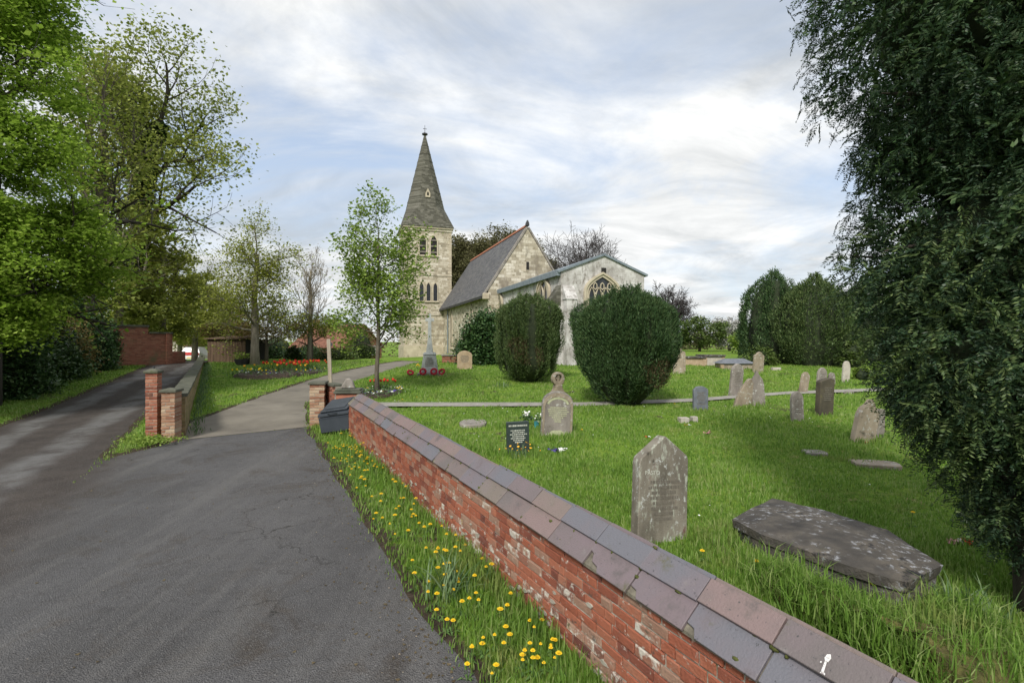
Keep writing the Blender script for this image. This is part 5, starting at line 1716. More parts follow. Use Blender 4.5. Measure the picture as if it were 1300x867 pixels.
# big maple on the left: the crown hangs over the lane
bx, by_ = -16.3, 15.8
t1 = empty('maple_tree', (bx, by_, float(g(bx, by_))), 0, 'big bright green maple overhanging the left edge of the lane', 'tree')
sk = Skel(21, levels=4, nc=(7, 6, 5), ratio=.6, spread=62, up=.06, gnarl=.2, lo=.25)
pts = [Vector((0, 0, -.3)), Vector((.1, 0, 1.5)), Vector((.0, .1, 4)), Vector((.2, 0, 7)), Vector((.3, 0, 10)), Vector((.2, .1, 13))]
rad = [.42, .34, .3, .24, .16, .07]
sk.chains.append((0, pts, rad)); sk.kids(pts, rad, 6.2, 0, lo=.18, n=11)
sk.wood(t1, M['bark_dark'])
bough_crown('crown', t1, [(-.2, 0, 10.2, 3.1, 3.0, 3.4, 125), (.4, -.8, 7.0, 3.3, 3.2, 2.6, 140), (.2, .2, 13.0, 2.4, 2.2, 2.0, 60), (1.2, -.6, 4.6, 2.9, 2.8, 2.0, 110), (-1.5, -1.5, 4.8, 3.4, 3.0, 2.6, 110), (2.2, .4, 5.0, 1.9, 2.0, 1.3, 50), (-1.0, -2.0, 9, 3, 2.4, 2.6, 60), (-3, 0, 13.2, 3.4, 3, 2.2, 50), (-.4, .6, 13.4, 2.0, 2.0, 1.8, 40), (-.8, -2.6, 2.9, 3.0, 1.6, 1.1, 60), (1.4, -1.4, 3.0, 1.8, 1.6, .9, 36)], 330, .115, M['l_maple'], off=(.25, -.6, 0))
C = cluster(sk.tips, 2, (.3, .3, .25))
leaf_obj('outer_leaves', C, .19, M['l_maple'], t1)

# ivy-clad sycamore beyond it
bx, by_ = at(177, 455, 36)[:2]
t2_tr = [(0, 0, -.4), (.07, 0, 3.7), (.0, 0, 7.5), (.15, 0, 10.8), (.37, 0, 13.2), (.9, 0, 15.2), (1.4, 0, 16.6)]
t2, s2 = tree('sycamore_tree', 'tall ivy-clad sycamore with open crown, dark forked limbs against the sky', (bx, by_, float(g(bx, by_))), 22, .58, 33, 'l_syc', 7, .25, .50, keep=.8, bark='bark_dark', trunk=t2_tr, start=.42, n0=11, L0=9.0, levels=5, nc=(6, 5, 4, 3), ratio=.58, kr=.45, spread=58, up=.10, gnarl=.2, minr=.012)
for (p, q) in (((.0, 0, 6.5), (.1, 0, 11)), ):
    pass
fork = Skel(35, levels=4, nc=(6, 5, 4), ratio=.6, spread=46, up=.16, gnarl=.2, minr=.012)
fork.branch(Vector((.2, 0, 12.8)), Vector((-.12, 0, 1)), 4.8, .38, 0)
fork.wood(t2, M['bark_dark'], name0='fork_limb')
leaf_obj('fork_leaves', cluster(fork.tips, 7, (.5, .5, .42), keep=.85), .25, M['l_syc'], t2)
iv = []
for i in range(3600):
    f = random.random() ** .8
    zz = 16.2 * f
    ii = min(5, int(f * 6)); p = Vector(t2_tr[ii]).lerp(Vector(t2_tr[ii + 1]), f * 6 - ii)
    a = random.random() * 6.28; r_ = (.92 - .45 * f) * random.uniform(.75, 1.25)
    iv.append((p.x + math.cos(a) * r_, p.y + math.sin(a) * r_, p.z))
for i in range(900):
    f = random.random(); a = random.random() * 6.28; r_ = (.52 - .18 * f) * random.uniform(.8, 1.2)
    iv.append((.2 - .4 * f + math.cos(a) * r_, math.sin(a) * r_, 12.8 + 3.6 * f))
leaf_obj('ivy', np.array(iv), .32, M['l_ivy'], t2)
lo_ = []
for i in range(3600):
    a = random.random() * 6.28; r_ = random.random() ** .6 * 3.6; zz = random.uniform(3.0, 12.5)
    lo_.append((math.cos(a) * r_, math.sin(a) * r_, zz + random.gauss(0, .4)))
leaf_obj('epicormic_leaves', np.array(lo_), .28, M['l_yellow'], t2)

# sparse tall tree behind the maple
bx, by_ = at(112, 455, 27)[:2]
tree('sycamore_tree', 'thin-leaved tall tree rising behind the big maple at the top left', (bx, by_, float(g(bx, by_))), 21, .3, 44, 'l_syc', 6, .2, .4, keep=.9, bark='bark', trunk_frac=.62, start=.4, n0=12, L0=6.4, levels=4, nc=(7, 6, 5), ratio=.56, spread=46, up=.18, gnarl=.18, minr=.012, lean=(.8, 0))

# lane-side trees in fresh yellow-green beyond the wall
for (px, Y, h_, sd2, lb, kk, rr_) in ((205, 37, 10.5, 51, 'yellow-green tree above the stepped brick wall, left of the lane', 'l_yellow', 2.6), (247, 47, 10.0, 52, 'yellow-green tree overhanging the far end of the lane', 'l_yellow', 3.0), (172, 52, 14.0, 56, 'tall yellow-green tree behind the middle of the stepped brick wall', 'l_yellow', 4.2), (228, 62, 12.0, 57, 'broad yellow-green tree beyond the cottage at the lane end', 'l_yellow', 4.4), (268, 60, 10.5, 58, 'yellow-green tree standing behind the timber shed', 'l_yellow', 3.8), (150, 33, 12.5, 53, 'mid green tree behind the left end of the stepped brick wall', 'l_syc', 2.8), (285, 52, 8.0, 54, 'small yellowish tree right of the lane end, above the shed', 'l_yellow', 2.6)):
    x = (px - HX) / F * Y
    z = float(g(x, Y))
    t = empty('lane_tree', (x, Y, z), 0, lb, 'tree', 'trees along the lane')
    sk = Skel(sd2, levels=4, nc=(6, 5, 4), ratio=.6, spread=52, up=.12, gnarl=.2)
    pts = [Vector((0, 0, -.5)), Vector((.05, 0, h_ * .25)), Vector((0, .1, h_ * .5)), Vector((.15, 0, h_ * .8))]
    rad = [.30, .24, .18, .08]
    sk.chains.append((0, pts, rad)); sk.kids(pts, rad, h_ * .42, 0, lo=.3, n=9)
    sk.wood(t, M['bark_pale'])
    bough_crown('crown', t, [(0, 0, h_ * .55, rr_, rr_, h_ * .30, 56), (.6, -.6, h_ * .32, rr_ * 1.05, rr_, h_ * .16, 50), (-.4, -.3, h_ * .8, rr_ * .6, rr_ * .6, h_ * .18, 14)], 120, .22, M[kk])
    leaf_obj('outer_leaves', cluster(sk.tips, 2, (.3, .3, .3)), .22, M[kk], t)

# limes beside the lawn
b_ = ground_pos(324, 464)
tree('lime_tree', 'pale-trunked tree with thin new leaves beside the black tub', b_, 8.8, .24, 61, 'l_yellow', 9, .13, .30, keep=.9, kr=.36, bark='bark_pale', trunk_frac=.72, start=.22, n0=16, L0=3.8, levels=4, nc=(9, 6, 5), ratio=.52, spread=62, up=.05, gnarl=.16, minr=.01, droop=.25)
low = []
for i in range(1500):
    a = random.random() * 6.28; r_ = random.random() ** .5 * 2.6
    low.append((b_[0] + math.cos(a) * r_, b_[1] + math.sin(a) * r_, b_[2] + 1.95 + random.gauss(0, .35) + .12 * r_))
b2_ = ground_pos(368, 461)
t5, s5 = tree('bare_tree', 'bare pale-twigged tree behind the tulip bed', (b2_[0], b2_[1] + 3, b2_[2]), 8.6, .15, 63, 'l_brown', 1, .08, .2, keep=.35, bark='bark_pale', kr=.4, trunk_frac=.7, start=.18, n0=16, L0=3.0, levels=5, nc=(8, 5, 4, 3), ratio=.55, spread=44, up=.2, gnarl=.16, minr=.009)
# low drooping bronze-leaved trees
for (px, py, back, w_, h0, h1, lb, mm_) in ((338, 463, 2.5, 2.4, 1.5, 3.2, 'low spreading tree with bronze young leaves behind the pale trunk', 'l_brown'), (395, 461, 3.5, 1.9, 1.6, 3.2, 'low bushy tree with bronze leaves behind the tulip bed', 'l_yellow'), (290, 463, 5, 1.6, 1.4, 2.7, 'small bronze-green tree in front of the shed', 'l_brown')):
    b3 = ground_pos(px, py, back)
    t = empty('ornamental_tree', b3, 0, lb, 'tree', 'small trees round the lawn')
    sk = Skel(70 + px, levels=4, nc=(6, 5, 4), ratio=.62, spread=66, up=.03, gnarl=.25)
    pts = [Vector((0, 0, -.2)), Vector((.04, 0, .7)), Vector((0, .05, 1.5)), Vector((.05, 0, 2.2))]; rad = [.13, .11, .08, .05]
    sk.chains.append((0, pts, rad)); sk.kids(pts, rad, 1.7, 0, lo=.4, n=8); sk.wood(t, M['bark'])
    bough_crown('crown', t, [(0, 0, (h0 + h1) / 2, w_, w_ * .8, (h1 - h0) / 2, 60)], 85, .13, M[mm_], flat=.35)

# young tree with fresh leaves in the flower bed beside the path
b_ = ground_pos(479, 499)
tsap, ssap = tree('young_tree', 'slender young tree with fresh light green leaves in front of the church tower', b_, 6.4, .085, 83, 'l_sap', 8, .12, .18, keep=.95, kr=.42, bark='bark', trunk_frac=.84, start=.27, n0=24, L0=3.1, levels=4, nc=(8, 5, 4), ratio=.50, spread=66, up=.10, gnarl=.16, minr=.006)

# trees behind the church
for (px, Y, h_, lb, lf, ln, sz, sd2, kp, tw_) in ((606, 84, 26, 'olive-brown budding tree behind the nave roof', 'l_olive', 8, .34, 91, 1, None), (648, 84, 28, 'second olive-brown tree rising just left of the nave gable', 'l_olive', 8, .34, 92, 1, None), (744, 78, 27.5, 'bare rounded tree above the chancel roof', None, 0, 0, 93, 1, 'twig_purple'), (852, 70, 12.5, 'bare purplish tree showing right of the chancel', None, 0, 0, 94, 1, 'twig_purple')):
    x = (px - HX) / F * Y
    tree('churchyard_tree', lb, (x, Y, float(g(x, Y))), h_, .38, sd2, lf, ln, sz, .5, keep=kp, bark='bark', twig=tw_, group='trees behind the church', trunk_frac=.42, start=.45, n0=14, L0=h_ * .36, levels=5, nc=(8, 7, 6, 5), ratio=.62, spread=56, up=.08, gnarl=.18, minr=.026)
for (px, Y, h_, w_, lb, mm_) in ((888, 62, 4.6, 3.6, 'rounded green tree on the skyline behind the chest tombs', 'l_hedge'), (926, 66, 4.9, 2.4, 'pale blossoming tree on the skyline right of the rounded green one', 'l_blossom'), (948, 50, 2.6, 1.3, 'bright green bush beside the far yews', 'l_sap')):
    x = (px - HX) / F * Y; z = float(g(x, Y))
    t = empty('far_tree', (x, Y, z), 0, lb, 'tree', 'trees on the right skyline')
    sk = Skel(100 + px, levels=4, nc=(6, 5, 4), ratio=.6, spread=55, up=.08, gnarl=.2, minr=.02)
    pts = [Vector((0, 0, -.5)), Vector((.04, 0, h_ * .25)), Vector((0, .05, h_ * .5))]; rad = [.2, .16, .1]
    sk.chains.append((0, pts, rad)); sk.kids(pts, rad, h_ * .42, 0, lo=.4, n=8); sk.wood(t, M['bark'])
    bough_crown('crown', t, [(0, 0, h_ * .55, w_, w_ * .8, h_ * .40, 90)], 100, .26, M[mm_], flat=.6)

# far hedgerow closing the horizon, one mass
hc = []
for (x0, x1, Y, hh) in ((-70, -8, 85, 7.0), (-95, -60, 60, 9), (10, 40, 88, 4.0), (10, 40, 92, 2.5), (36, 75, 60, 4.5), (-140, 160, 190, 5.0)):
    n = int((x1 - x0) * 60 if Y < 150 else (x1 - x0) * 18)
    xs = rng.uniform(x0, x1, n)
    hv = hh * (.6 + .7 * vnoise(xs, xs * 0 + Y, .16, 8))
    zz = g(xs, np.full(n, Y)) + hv * rng.random(n) ** .8
    hc.append(np.stack([xs, Y + rng.normal(0, 1.4, n), zz], -1))
tag(leaf_obj('far_hedgerow', np.concatenate(hc), .55, M['l_olive']), 'distant hedgerow and woodland closing the horizon', 'hedgerow', kind='stuff')


# ------------------------------------------------------------------ yews
def shoots(C, D, L, wd):
    """upright blade shoots: a folded kite per point, C base points, D directions"""
    n = len(C)
    D = unit(D)
    side = unit(np.cross(D, rng.normal(size=(n, 3))))
    nrm = np.cross(D, side)
    L = L[:, None]; wd = wd[:, None]
    V = np.empty((n, 4, 3))
    V[:, 0] = C
    V[:, 1] = C + D * L * .5 + side * wd * .5 + nrm * wd * .25
    V[:, 2] = C + D * L
    V[:, 3] = C + D * L * .5 - side * wd * .5 + nrm * wd * .25
    return V.reshape(-1, 3), np.arange(4 * n).reshape(n, 4)


def irish_yew(px, py, wpx, hpx, label, seed, cols=150, n=42000, mm_='l_yew', prof=None, stem=True, name='yew_bush', depth=None, back=0.0, taper=1.0):
    r = np.random.default_rng(seed)
    x, y, z = ground_pos(px, py, back)
    k = y / F
    W, H = wpx * k, hpx * k
    x *= (y + W * .25) / y
    t = empty(name, (x, y + W * .25, z), 0, label, 'yew' if 'yew' in name else 'shrub')
    prof = prof or [(0, .18), (.06, .34), (.16, .62), (.30, .84), (.50, .96), (.68, 1.0), (.82, .98), (.92, .86), (.98, .60), (1.0, .35)]
    ph = np.array([p[0] for p in prof]); pr = np.array([p[1] for p in prof]) * W / 2
    def lump(a, zz):   # uneven outline
        return 1 + .085 * np.sin(a * 3 + seed + zz * .8) + .06 * np.sin(a * 7 + zz * 2.1 + seed * 2) + .04 * np.sin(zz * 5 + a * 2)
    # added solid inner body that stops the light, dark like shade between ribs
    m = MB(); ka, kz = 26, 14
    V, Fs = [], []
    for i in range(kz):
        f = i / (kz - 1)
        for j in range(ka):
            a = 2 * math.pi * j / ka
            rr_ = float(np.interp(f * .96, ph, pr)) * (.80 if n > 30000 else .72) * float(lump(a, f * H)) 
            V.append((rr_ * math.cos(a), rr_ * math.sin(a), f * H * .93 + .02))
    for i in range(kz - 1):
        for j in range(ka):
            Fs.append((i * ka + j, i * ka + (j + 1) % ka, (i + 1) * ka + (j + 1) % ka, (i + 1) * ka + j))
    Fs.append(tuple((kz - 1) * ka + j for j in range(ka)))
    m.add(V, Fs).build('inner_occluder', M['inner'], t, smooth=True)
    # ribs: each column is a leader that runs up the outside and ends in a free tip
    ca = r.uniform(0, 2 * np.pi, cols); c0 = r.uniform(.0, .35 if stem else .08, cols); c1 = np.clip(r.normal(.93, .09, cols), .5, 1.06)
    cin = r.uniform(.84, 1.06, cols)
    cin[: cols // 5] *= r.uniform(.2, .8, cols // 5); c1[: cols // 5] = np.clip(r.normal(1.0, .04, cols // 5), .9, 1.08)
    ci = r.integers(0, cols, n)
    f = c0[ci] + (c1[ci] - c0[ci]) * r.random(n) ** .85
    a = ca[ci] + r.normal(0, .02, n) + .05 * np.sin(f * 6 + ci)
    rr_ = np.interp(np.clip(f, 0, 1), ph, pr) * cin[ci] * lump(a, f * H)
    rr_ *= np.where(f > 1, .8, 1)
    C = np.stack([rr_ * np.cos(a), rr_ * np.sin(a), f * H], -1)
    cw = .034 * H / 3.5
    C += r.normal(size=(n, 3)) * np.array((cw, cw, .05))
    D = np.stack([np.cos(a) * .55, np.sin(a) * .55, np.full(n, 1.0)], -1) + r.normal(size=(n, 3)) * .38
    low = f < .22
    D[low, 2] *= .35
    stray = r.random(n) < .05
    C[stray] *= np.array((1.045, 1.045, 1.035)); D[stray] += r.normal(size=(int(stray.sum()), 3)) * .3
    brown = (np.sin(a * 2 + seed) + np.sin(f * 9 + a) > 1.25) & (f < .55) & (r.random(n) < .55)
    V, Q = shoots(C, D, r.uniform(.06, .15, n) * H / 3.5, r.uniform(.014, .03, n) * H / 3.5 * (1 + .5 * (n < 30000)))
    if stem:
        link('brown_twigs', mesh_np('brown_twigs', V.reshape(-1, 4, 3)[brown].reshape(-1, 3), np.arange(4 * int(brown.sum())).reshape(-1, 4), M['l_twig']), t)
        V = V.reshape(-1, 4, 3)[~brown].reshape(-1, 3); Q = np.arange(len(V)).reshape(-1, 4)
    link('crown', mesh_np('crown', V, Q, M[mm_]), t)
    if stem:
        b = MB()
        for i in range(7):
            aa = i * .9 + seed
            b.tube([(math.cos(aa) * .12, math.sin(aa) * .12, -.2), (math.cos(aa) * .22 * W / 3, math.sin(aa) * .22 * W / 3, H * .10), (math.cos(aa) * .45 * W / 3, math.sin(aa) * .45 * W / 3, H * .24)], [.11, .09, .06], 6)
        b.build('trunk', M['bark'], t, smooth=True)
    return t, (x, y + W * .25, z, W, H)


yA = irish_yew(795, 518, 128, 145, 'large clipped Irish yew narrowing to its base, in front of the chancel', 3, cols=125, n=110000, prof=[(0, .30), (.05, .44), (.14, .64), (.26, .80), (.42, .91), (.58, .99), (.72, 1.0), (.83, .92), (.92, .74), (.97, .54), (1.0, .34)])
yB = irish_yew(671, 487, 82, 108, 'rounded Irish yew left of the large one, in front of the side window', 5, cols=95, n=70000, mm_='l_yew_gold', prof=[(0, .30), (.05, .50), (.12, .78), (.25, .93), (.45, .99), (.65, 1.0), (.80, .96), (.90, .84), (.97, .62), (1.0, .42)])
irish_yew(705, 462, 27, 76, 'slim dark yew close behind the right side of the rounded yew', 7, cols=50, n=9000, prof=[(0, .7), (.2, .9), (.5, 1.0), (.75, .9), (.9, .6), (1, .2)], stem=False)
irish_yew(985, 470, 92, 114, 'dark conical far yew on the left of the pair at the right', 8, cols=110, n=22000, prof=[(0, .85), (.2, 1.0), (.42, .98), (.62, .86), (.78, .70), (.90, .48), (.97, .3), (1, .15)], stem=False, name='yew_tree', back=4)
irish_yew(1034, 470, 100, 112, 'broad feathery far yew on the right of the pair', 9, cols=120, n=26000, mm_='l_yew_gold', prof=[(0, .7), (.15, .88), (.40, 1.0), (.62, .95), (.78, .76), (.90, .50), (1, .14)], stem=False, name='yew_tree', back=2)
irish_yew(1100, 472, 80, 105, 'dark far yew partly hidden by the near yew', 10, cols=90, n=14000, prof=[(0, .8), (.2, .95), (.45, 1.0), (.7, .8), (.9, .45), (1, .14)], stem=False, name='yew_tree', back=6)


def shrub(px, py, wpx, hpx, label, n, size, mm_, seed, back=0.0, name='shrub', asp=.6, flat=.8, top=None):
    x, y, z = ground_pos(px, py, back)
    k = y / F
    W, H = wpx * k, hpx * k
    t = empty(name, (x, y, z), 0, label, 'shrub')
    r = np.random.default_rng(seed)
    n = int(n * 1.9)
    nb = max(10, int(n / 45))
    d = unit(r.normal(size=(nb, 3))); d[:, 2] = np.abs(d[:, 2]) * 1.0
    c = d * np.array((W / 2, W / 2.4, H * .92)) * r.uniform(.72, 1.0, nb)[:, None] * .88
    C = np.repeat(c, 45, axis=0)
    q = W * .075
    C = C + r.normal(size=C.shape) * np.array((q, q, q * flat))
    C[:, 2] = np.maximum(C[:, 2], .02)
    MB().lathe([(W * .24, 0), (W * .27, H * .25), (W * .23, H * .5), (W * .12, H * .66), (.02, H * .72)], 12).build('inner_occluder', M['inner'], t, smooth=True)  # solid dark core added to block the view through the leaves
    leaf_obj('foliage', C, size, M[mm_], t, asp=asp)
    return t
shrub(615, 462, 72, 82, 'dark rounded laurel beside the nave wall, left of the yews', 8500, .17, 'l_laurel', 11, name='laurel')
shrub(733, 462, 40, 16, 'low yellowish-green shrub at the foot of the chancel between the yews', 900, .10, 'l_hedge', 12)
shrub(585, 450, 28, 22, 'small brownish shrub against the nave wall behind the memorial', 500, .10, 'l_brown', 13, back=2)
shrub(1083, 470, 32, 44, 'yellow-green shrub at the right end of the far yews', 900, .14, 'l_hedge', 14, back=1)
shrub(965, 468, 46, 26, 'low spreading pale-green shrub before the left far yew', 900, .14, 'l_hedge', 15, back=2)
shrub(1094, 482, 26, 20, 'bright green leafy clump beside the narrow pale headstone', 500, .12, 'l_sap', 16)
for (px, py, wp, hp, lb, mt, bk) in ((297, 461, 40, 32, 'dark shrub beside the shed behind the black tub', 'l_laurel', 4), (345, 459, 46, 28, 'dark laurel thicket behind the pale-trunked tree', 'l_laurel', 6), (390, 458, 40, 22, 'dark green shrub behind the tulip bed', 'l_laurel', 6), (372, 458, 22, 22, 'ivy-covered stump right of the pale trunk', 'l_ivy', 1.5), (425, 458, 60, 16, 'mid green shrub along the distant garden wall', 'l_hedge', 2), (460, 456, 44, 44, 'pale-leaved shrub left of the tower foot', 'l_hedge', 4), (408, 456, 60, 34, 'broad yellow-green shrub behind the timber post', 'l_yellow', 8), (440, 455, 50, 30, 'rounded green shrub behind the sapling trunk', 'l_sap', 7), (352, 456, 60, 36, 'broad olive shrub behind the tulip bed trees', 'l_yellow', 9), (312, 457, 50, 34, 'yellowish shrub behind the shed and tub', 'l_yellow', 9)):
    shrub(px, py, wp, hp, lb, 1500, .13, mt, px, back=bk)

# hedge bank along the left of the lane: separate bushes
for (px, py, wp, hp, lb, mt, nn_, sz) in ((20, 492, 150, 120, 'dark ivy-covered bush nearest on the left of the lane', 'l_ivy', 6500, .14), (70, 482, 100, 95, 'tangled bush with bronze leaves on the left lane bank', 'l_brown', 2600, .12), (50, 488, 110, 56, 'dark laurel spilling over the left lane bank', 'l_laurel', 4200, .15), (112, 473, 64, 90, 'dark green bush beside the end of the stepped brick wall', 'l_laurel', 4200, .14), (135, 467, 34, 76, 'clipped dark green shrub touching the stepped brick wall', 'l_laurel', 2600, .13), (8, 509, 110, 112, 'leafy green bush at the foot of the maple on the lane edge', 'l_laurel', 5200, .13), (-40, 512, 190, 180, 'dark shrub at the left edge below the maple', 'l_ivy', 5200, .16), (-20, 500, 160, 230, 'tall dark green bush under the maple at the left edge', 'l_laurel', 5200, .18), (80, 474, 120, 150, 'tall mid-dark bush under the maple left of the brick wall', 'l_laurel', 4500, .17)):
    x, y = P(px, py, .1)
    shrub(px, py, wp, hp, lb, nn_, sz, mt, 400 + px, back=wp / F * y * .30, name='hedge_bush')

# weeds at the foot of the left piers
x, y, z = on(180, 562)
C = rng.normal(size=(700, 3)) * np.array((.30, .22, .05)); C[:, 2] = np.abs(C[:, 2]) + .03
tw_ = leaf_obj('weed_patch', C, .055, M['l_sap']); tw_.location = (x + .1, y + .1, z)
tag(tw_, 'patch of low leafy weeds at the foot of the slim red pier', 'weeds', kind='stuff')
C = []
for i in range(1100):
    t = random.random() ** 1.0 * 20
    q = A0 + (A1 - A0) / np.linalg.norm(A1 - A0) * t + np.array((.883, .469)) * (.24 + abs(random.gauss(0, .16)))
    C.append((q[0], q[1], zl(q[0], q[1]) + abs(random.gauss(0, .07))))
V, Q = shoots(np.array(C), np.array([(0, 0, 1.0)]) + rng.normal(size=(len(C), 3)) * .3, rng.uniform(.08, .18, len(C)), rng.uniform(.016, .028, len(C)))
tag(link('wall_foot_leaves', mesh_np('wall_foot_leaves', V, Q, M['strap'])), 'bluish green leaves growing along the inside of the mossy lane wall', 'plants', kind='stuff')

# ------------------------------------------------------------------ the near yew on the right
def near_yew():
    TX, TY = 4.35, 4.55
    t = empty('yew_tree', (TX, TY, zl(TX, TY)), 0, 'huge dark yew filling the right foreground, its foliage reaching over the lawn', 'yew')
    z0 = zl(TX, TY)
    b = MB()
    b.tube([(.22, -.25, -.3), (.2, -.2, .4), (.1, -.1, 1.4), (0, 0, 3), (.05, 0, 5), (0, .1, 7)], [.26, .22, .2, .18, .14, .06], 10)
    b.build('trunk', M['bark_dark'], t, smooth=True)
    # blobs in world terms: x, y, z, rx, ry, rz
    E = [(4.22, 4.55, 5.75, 1.50, 1.5, 1.75), (4.60, 4.7, 3.35, 1.36, 1.4, 1.35), (4.33, 4.45, 2.35, .96, 1.1, .95), (4.72, 4.55, 1.70, .96, 1.0, .80), (4.3, 4.7, 8.0, 1.6, 1.6, 1.4), (4.85, 4.1, 4.6, 1.3, 1.2, 1.6), (4.95, 4.25, 1.20, .72, .7, .55), (4.08, 4.75, 3.1, .60, .7, .6), (3.95, 4.7, 4.35, .72, .8, .6), (4.3, 4.5, 2.0, .82, .9, .5), (5.05, 4.5, .95, .62, .6, .45), (4.7, 3.75, 1.5, .7, .5, .7), (4.5, 4.45, 1.02, .50, .5, .42)]
    vol = np.array([e[3] * e[4] * e[5] for e in E]) ** .67
    rr = np.random.default_rng(77)
    bs = MB()
    for e in E:
        for i in range(9):
            d = Vector(rr.normal(size=3)).normalized()
            tip = Vector((e[0] + d.x * e[3] * .9 - TX, e[1] + d.y * e[4] * .9 - TY, e[2] + d.z * e[5] * .9 - z0))
            st = Vector((0, 0, max(.6, tip.z - .6 * rr.random())))
            mid_ = st.lerp(tip, .5) + Vector((0, 0, .12))
            bs.tube([st, mid_, tip], [.05, .03, .008], 5, cap=False)
    bs.build('branches', M['bark_dark'], t, smooth=True)
    # points scattered through the crown blobs
    def sample(n, lo, hi, pw):
        ei = rr.choice(len(E), n, p=vol / vol.sum())
        d = unit(rr.normal(size=(n, 3)))
        r = rr.uniform(lo ** pw, hi ** pw, n) ** (1 / pw)
        e = np.array(E)[ei]
        lum = 1 + .09 * np.sin(d[:, 0] * 9 + e[:, 2] * 3) * np.sin(d[:, 2] * 8 + e[:, 0] * 5) + .05 * np.sin(d[:, 1] * 17 + d[:, 2] * 13)
        return e[:, :3] + d * (r * lum)[:, None] * e[:, 3:6] - np.array((TX, TY, z0)), d
    # sprays: a shoot with two ranks of needles
    def sprays(n, lo, hi, Lr, k, nl, nw, ztop=99):
        C, d = sample(n, lo, hi, 2.0)
        keep = (C[:, 2] > .25) & (C[:, 2] < ztop)
        C, d = C[keep], d[keep]
        n = len(C)
        ax = unit(d * .42 + rr.normal(size=(n, 3)) * .42 + np.array((0, 0, -.45)))
        side = unit(np.cross(ax, np.array((0, 0, 1.0)) + rr.normal(size=(n, 3)) * .35))
        nrm = np.cross(side, ax)
        L = rr.uniform(*Lr, n)
        allC, allD, allS = [], [], []
        for i in range(k):
            f = (i + .5) / k
            for s_ in (-1, 1):
                base = C + ax * (L * (f - .4))[:, None] - nrm * (L * .22 * f * f)[:, None] * 0
                base[:, 2] -= L * .12 * f * f
                dirn = ax * .62 + side * s_ * .85 + rr.normal(size=(n, 3)) * .16 + np.array((0, 0, .05))
                allC.append(base); allD.append(dirn); allS.append(L / np.mean(L) * (1.05 - .5 * f))
        # the stem itself
        C_, D_, S_ = np.concatenate(allC), np.concatenate(allD), np.concatenate(allS)
        V, Q = shoots(C_, D_, nl * S_ * rr.uniform(.8, 1.2, len(C_)), nw * rr.uniform(.8, 1.2, len(C_)))
        # order needles of one spray together is not needed: each is its own island
        return V, Q
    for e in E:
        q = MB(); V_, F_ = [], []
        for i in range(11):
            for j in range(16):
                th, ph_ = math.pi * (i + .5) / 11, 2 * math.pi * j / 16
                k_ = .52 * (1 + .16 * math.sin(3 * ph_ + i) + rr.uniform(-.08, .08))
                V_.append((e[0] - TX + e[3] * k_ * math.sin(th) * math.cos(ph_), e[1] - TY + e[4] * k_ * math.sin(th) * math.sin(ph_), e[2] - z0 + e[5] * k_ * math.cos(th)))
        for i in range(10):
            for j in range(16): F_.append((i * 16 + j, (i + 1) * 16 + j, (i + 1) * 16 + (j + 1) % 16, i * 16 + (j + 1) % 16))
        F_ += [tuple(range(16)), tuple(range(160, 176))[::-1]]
        q.add(V_, F_).build('inner_occluder', M['inner'], t, smooth=True)  # dark lump added inside each blob so no sky shows through
    V, Q = sprays(19000, .80, 1.0, (.12, .22), 11, .044, .0115)
    link('needle_sprays', mesh_np('needle_sprays', V, Q, M['l_yewf']), t)['kind'] = 'stuff'
    V, Q = sprays(4200, .92, 1.03, (.22, .36), 13, .055, .014, 3.4)
    link('olive_sprays', mesh_np('olive_sprays', V, Q, M['l_yew_gold']), t)['kind'] = 'stuff'  # larger, lighter olive sprays, lower crown only
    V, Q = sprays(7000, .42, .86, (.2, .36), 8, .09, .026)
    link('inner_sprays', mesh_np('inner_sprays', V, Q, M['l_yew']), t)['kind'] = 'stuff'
near_yew()

# ------------------------------------------------------------------ flowers
def petals_mesh(name, kind, m, seed):
    random.seed(seed)
    b = MB()
    return b


def dandelion_mesh(seed, h):
    random.seed(seed)
    me_v, me_f, mi = [], [], []
    def put(V, Fs, k):
        o = len(me_v); me_v.extend(V); me_f.extend([tuple(o + i for i in f) for f in Fs]); mi.extend([k] * len(Fs))
    lx, ly = random.uniform(-.03, .03), random.uniform(-.03, .03)
    top = Vector((lx, ly, h))
    s = MB().tube([(0, 0, -.02), (lx * .4, ly * .4, h * .5), tuple(top)], [.004, .0035, .003], 4)
    put(s.v, s.f, 0)
    for ring, (rad, zz, n) in enumerate(((.028, .0, 11), (.02, .008, 9), (.011, .013, 6))):
        for i in range(n):
            a = 2 * math.pi * (i + .3 * ring) / n + random.uniform(-.1, .1); da = .32
            V = [tuple(top + Vector((0, 0, zz * .5))), tuple(top + Vector((math.cos(a - da) * rad * .75, math.sin(a - da) * rad * .75, zz))), tuple(top + Vector((math.cos(a) * rad, math.sin(a) * rad, zz + .004))), tuple(top + Vector((math.cos(a + da) * rad * .75, math.sin(a + da) * rad * .75, zz)))]
            put(V, [(0, 1, 2, 3)], 1)
    for i in range(5):
        a = random.random() * 6.28; L = random.uniform(.06, .11); w_ = .012
        c, s_ = math.cos(a), math.sin(a)
        put([(0, 0, .005), (c * L * .5 - s_ * w_, s_ * L * .5 + c * w_, .035), (c * L, s_ * L, .02), (c * L * .5 + s_ * w_, s_ * L * .5 - c * w_, .035)], [(0, 1, 2, 3)], 0)
    me = bpy.data.meshes.new('dandelion'); me.from_pydata(me_v, [], me_f)
    me.materials.append(M['stem']); me.materials.append(M['yellow'])
    me.polygons.foreach_set('material_index', mi); me.update()
    return me


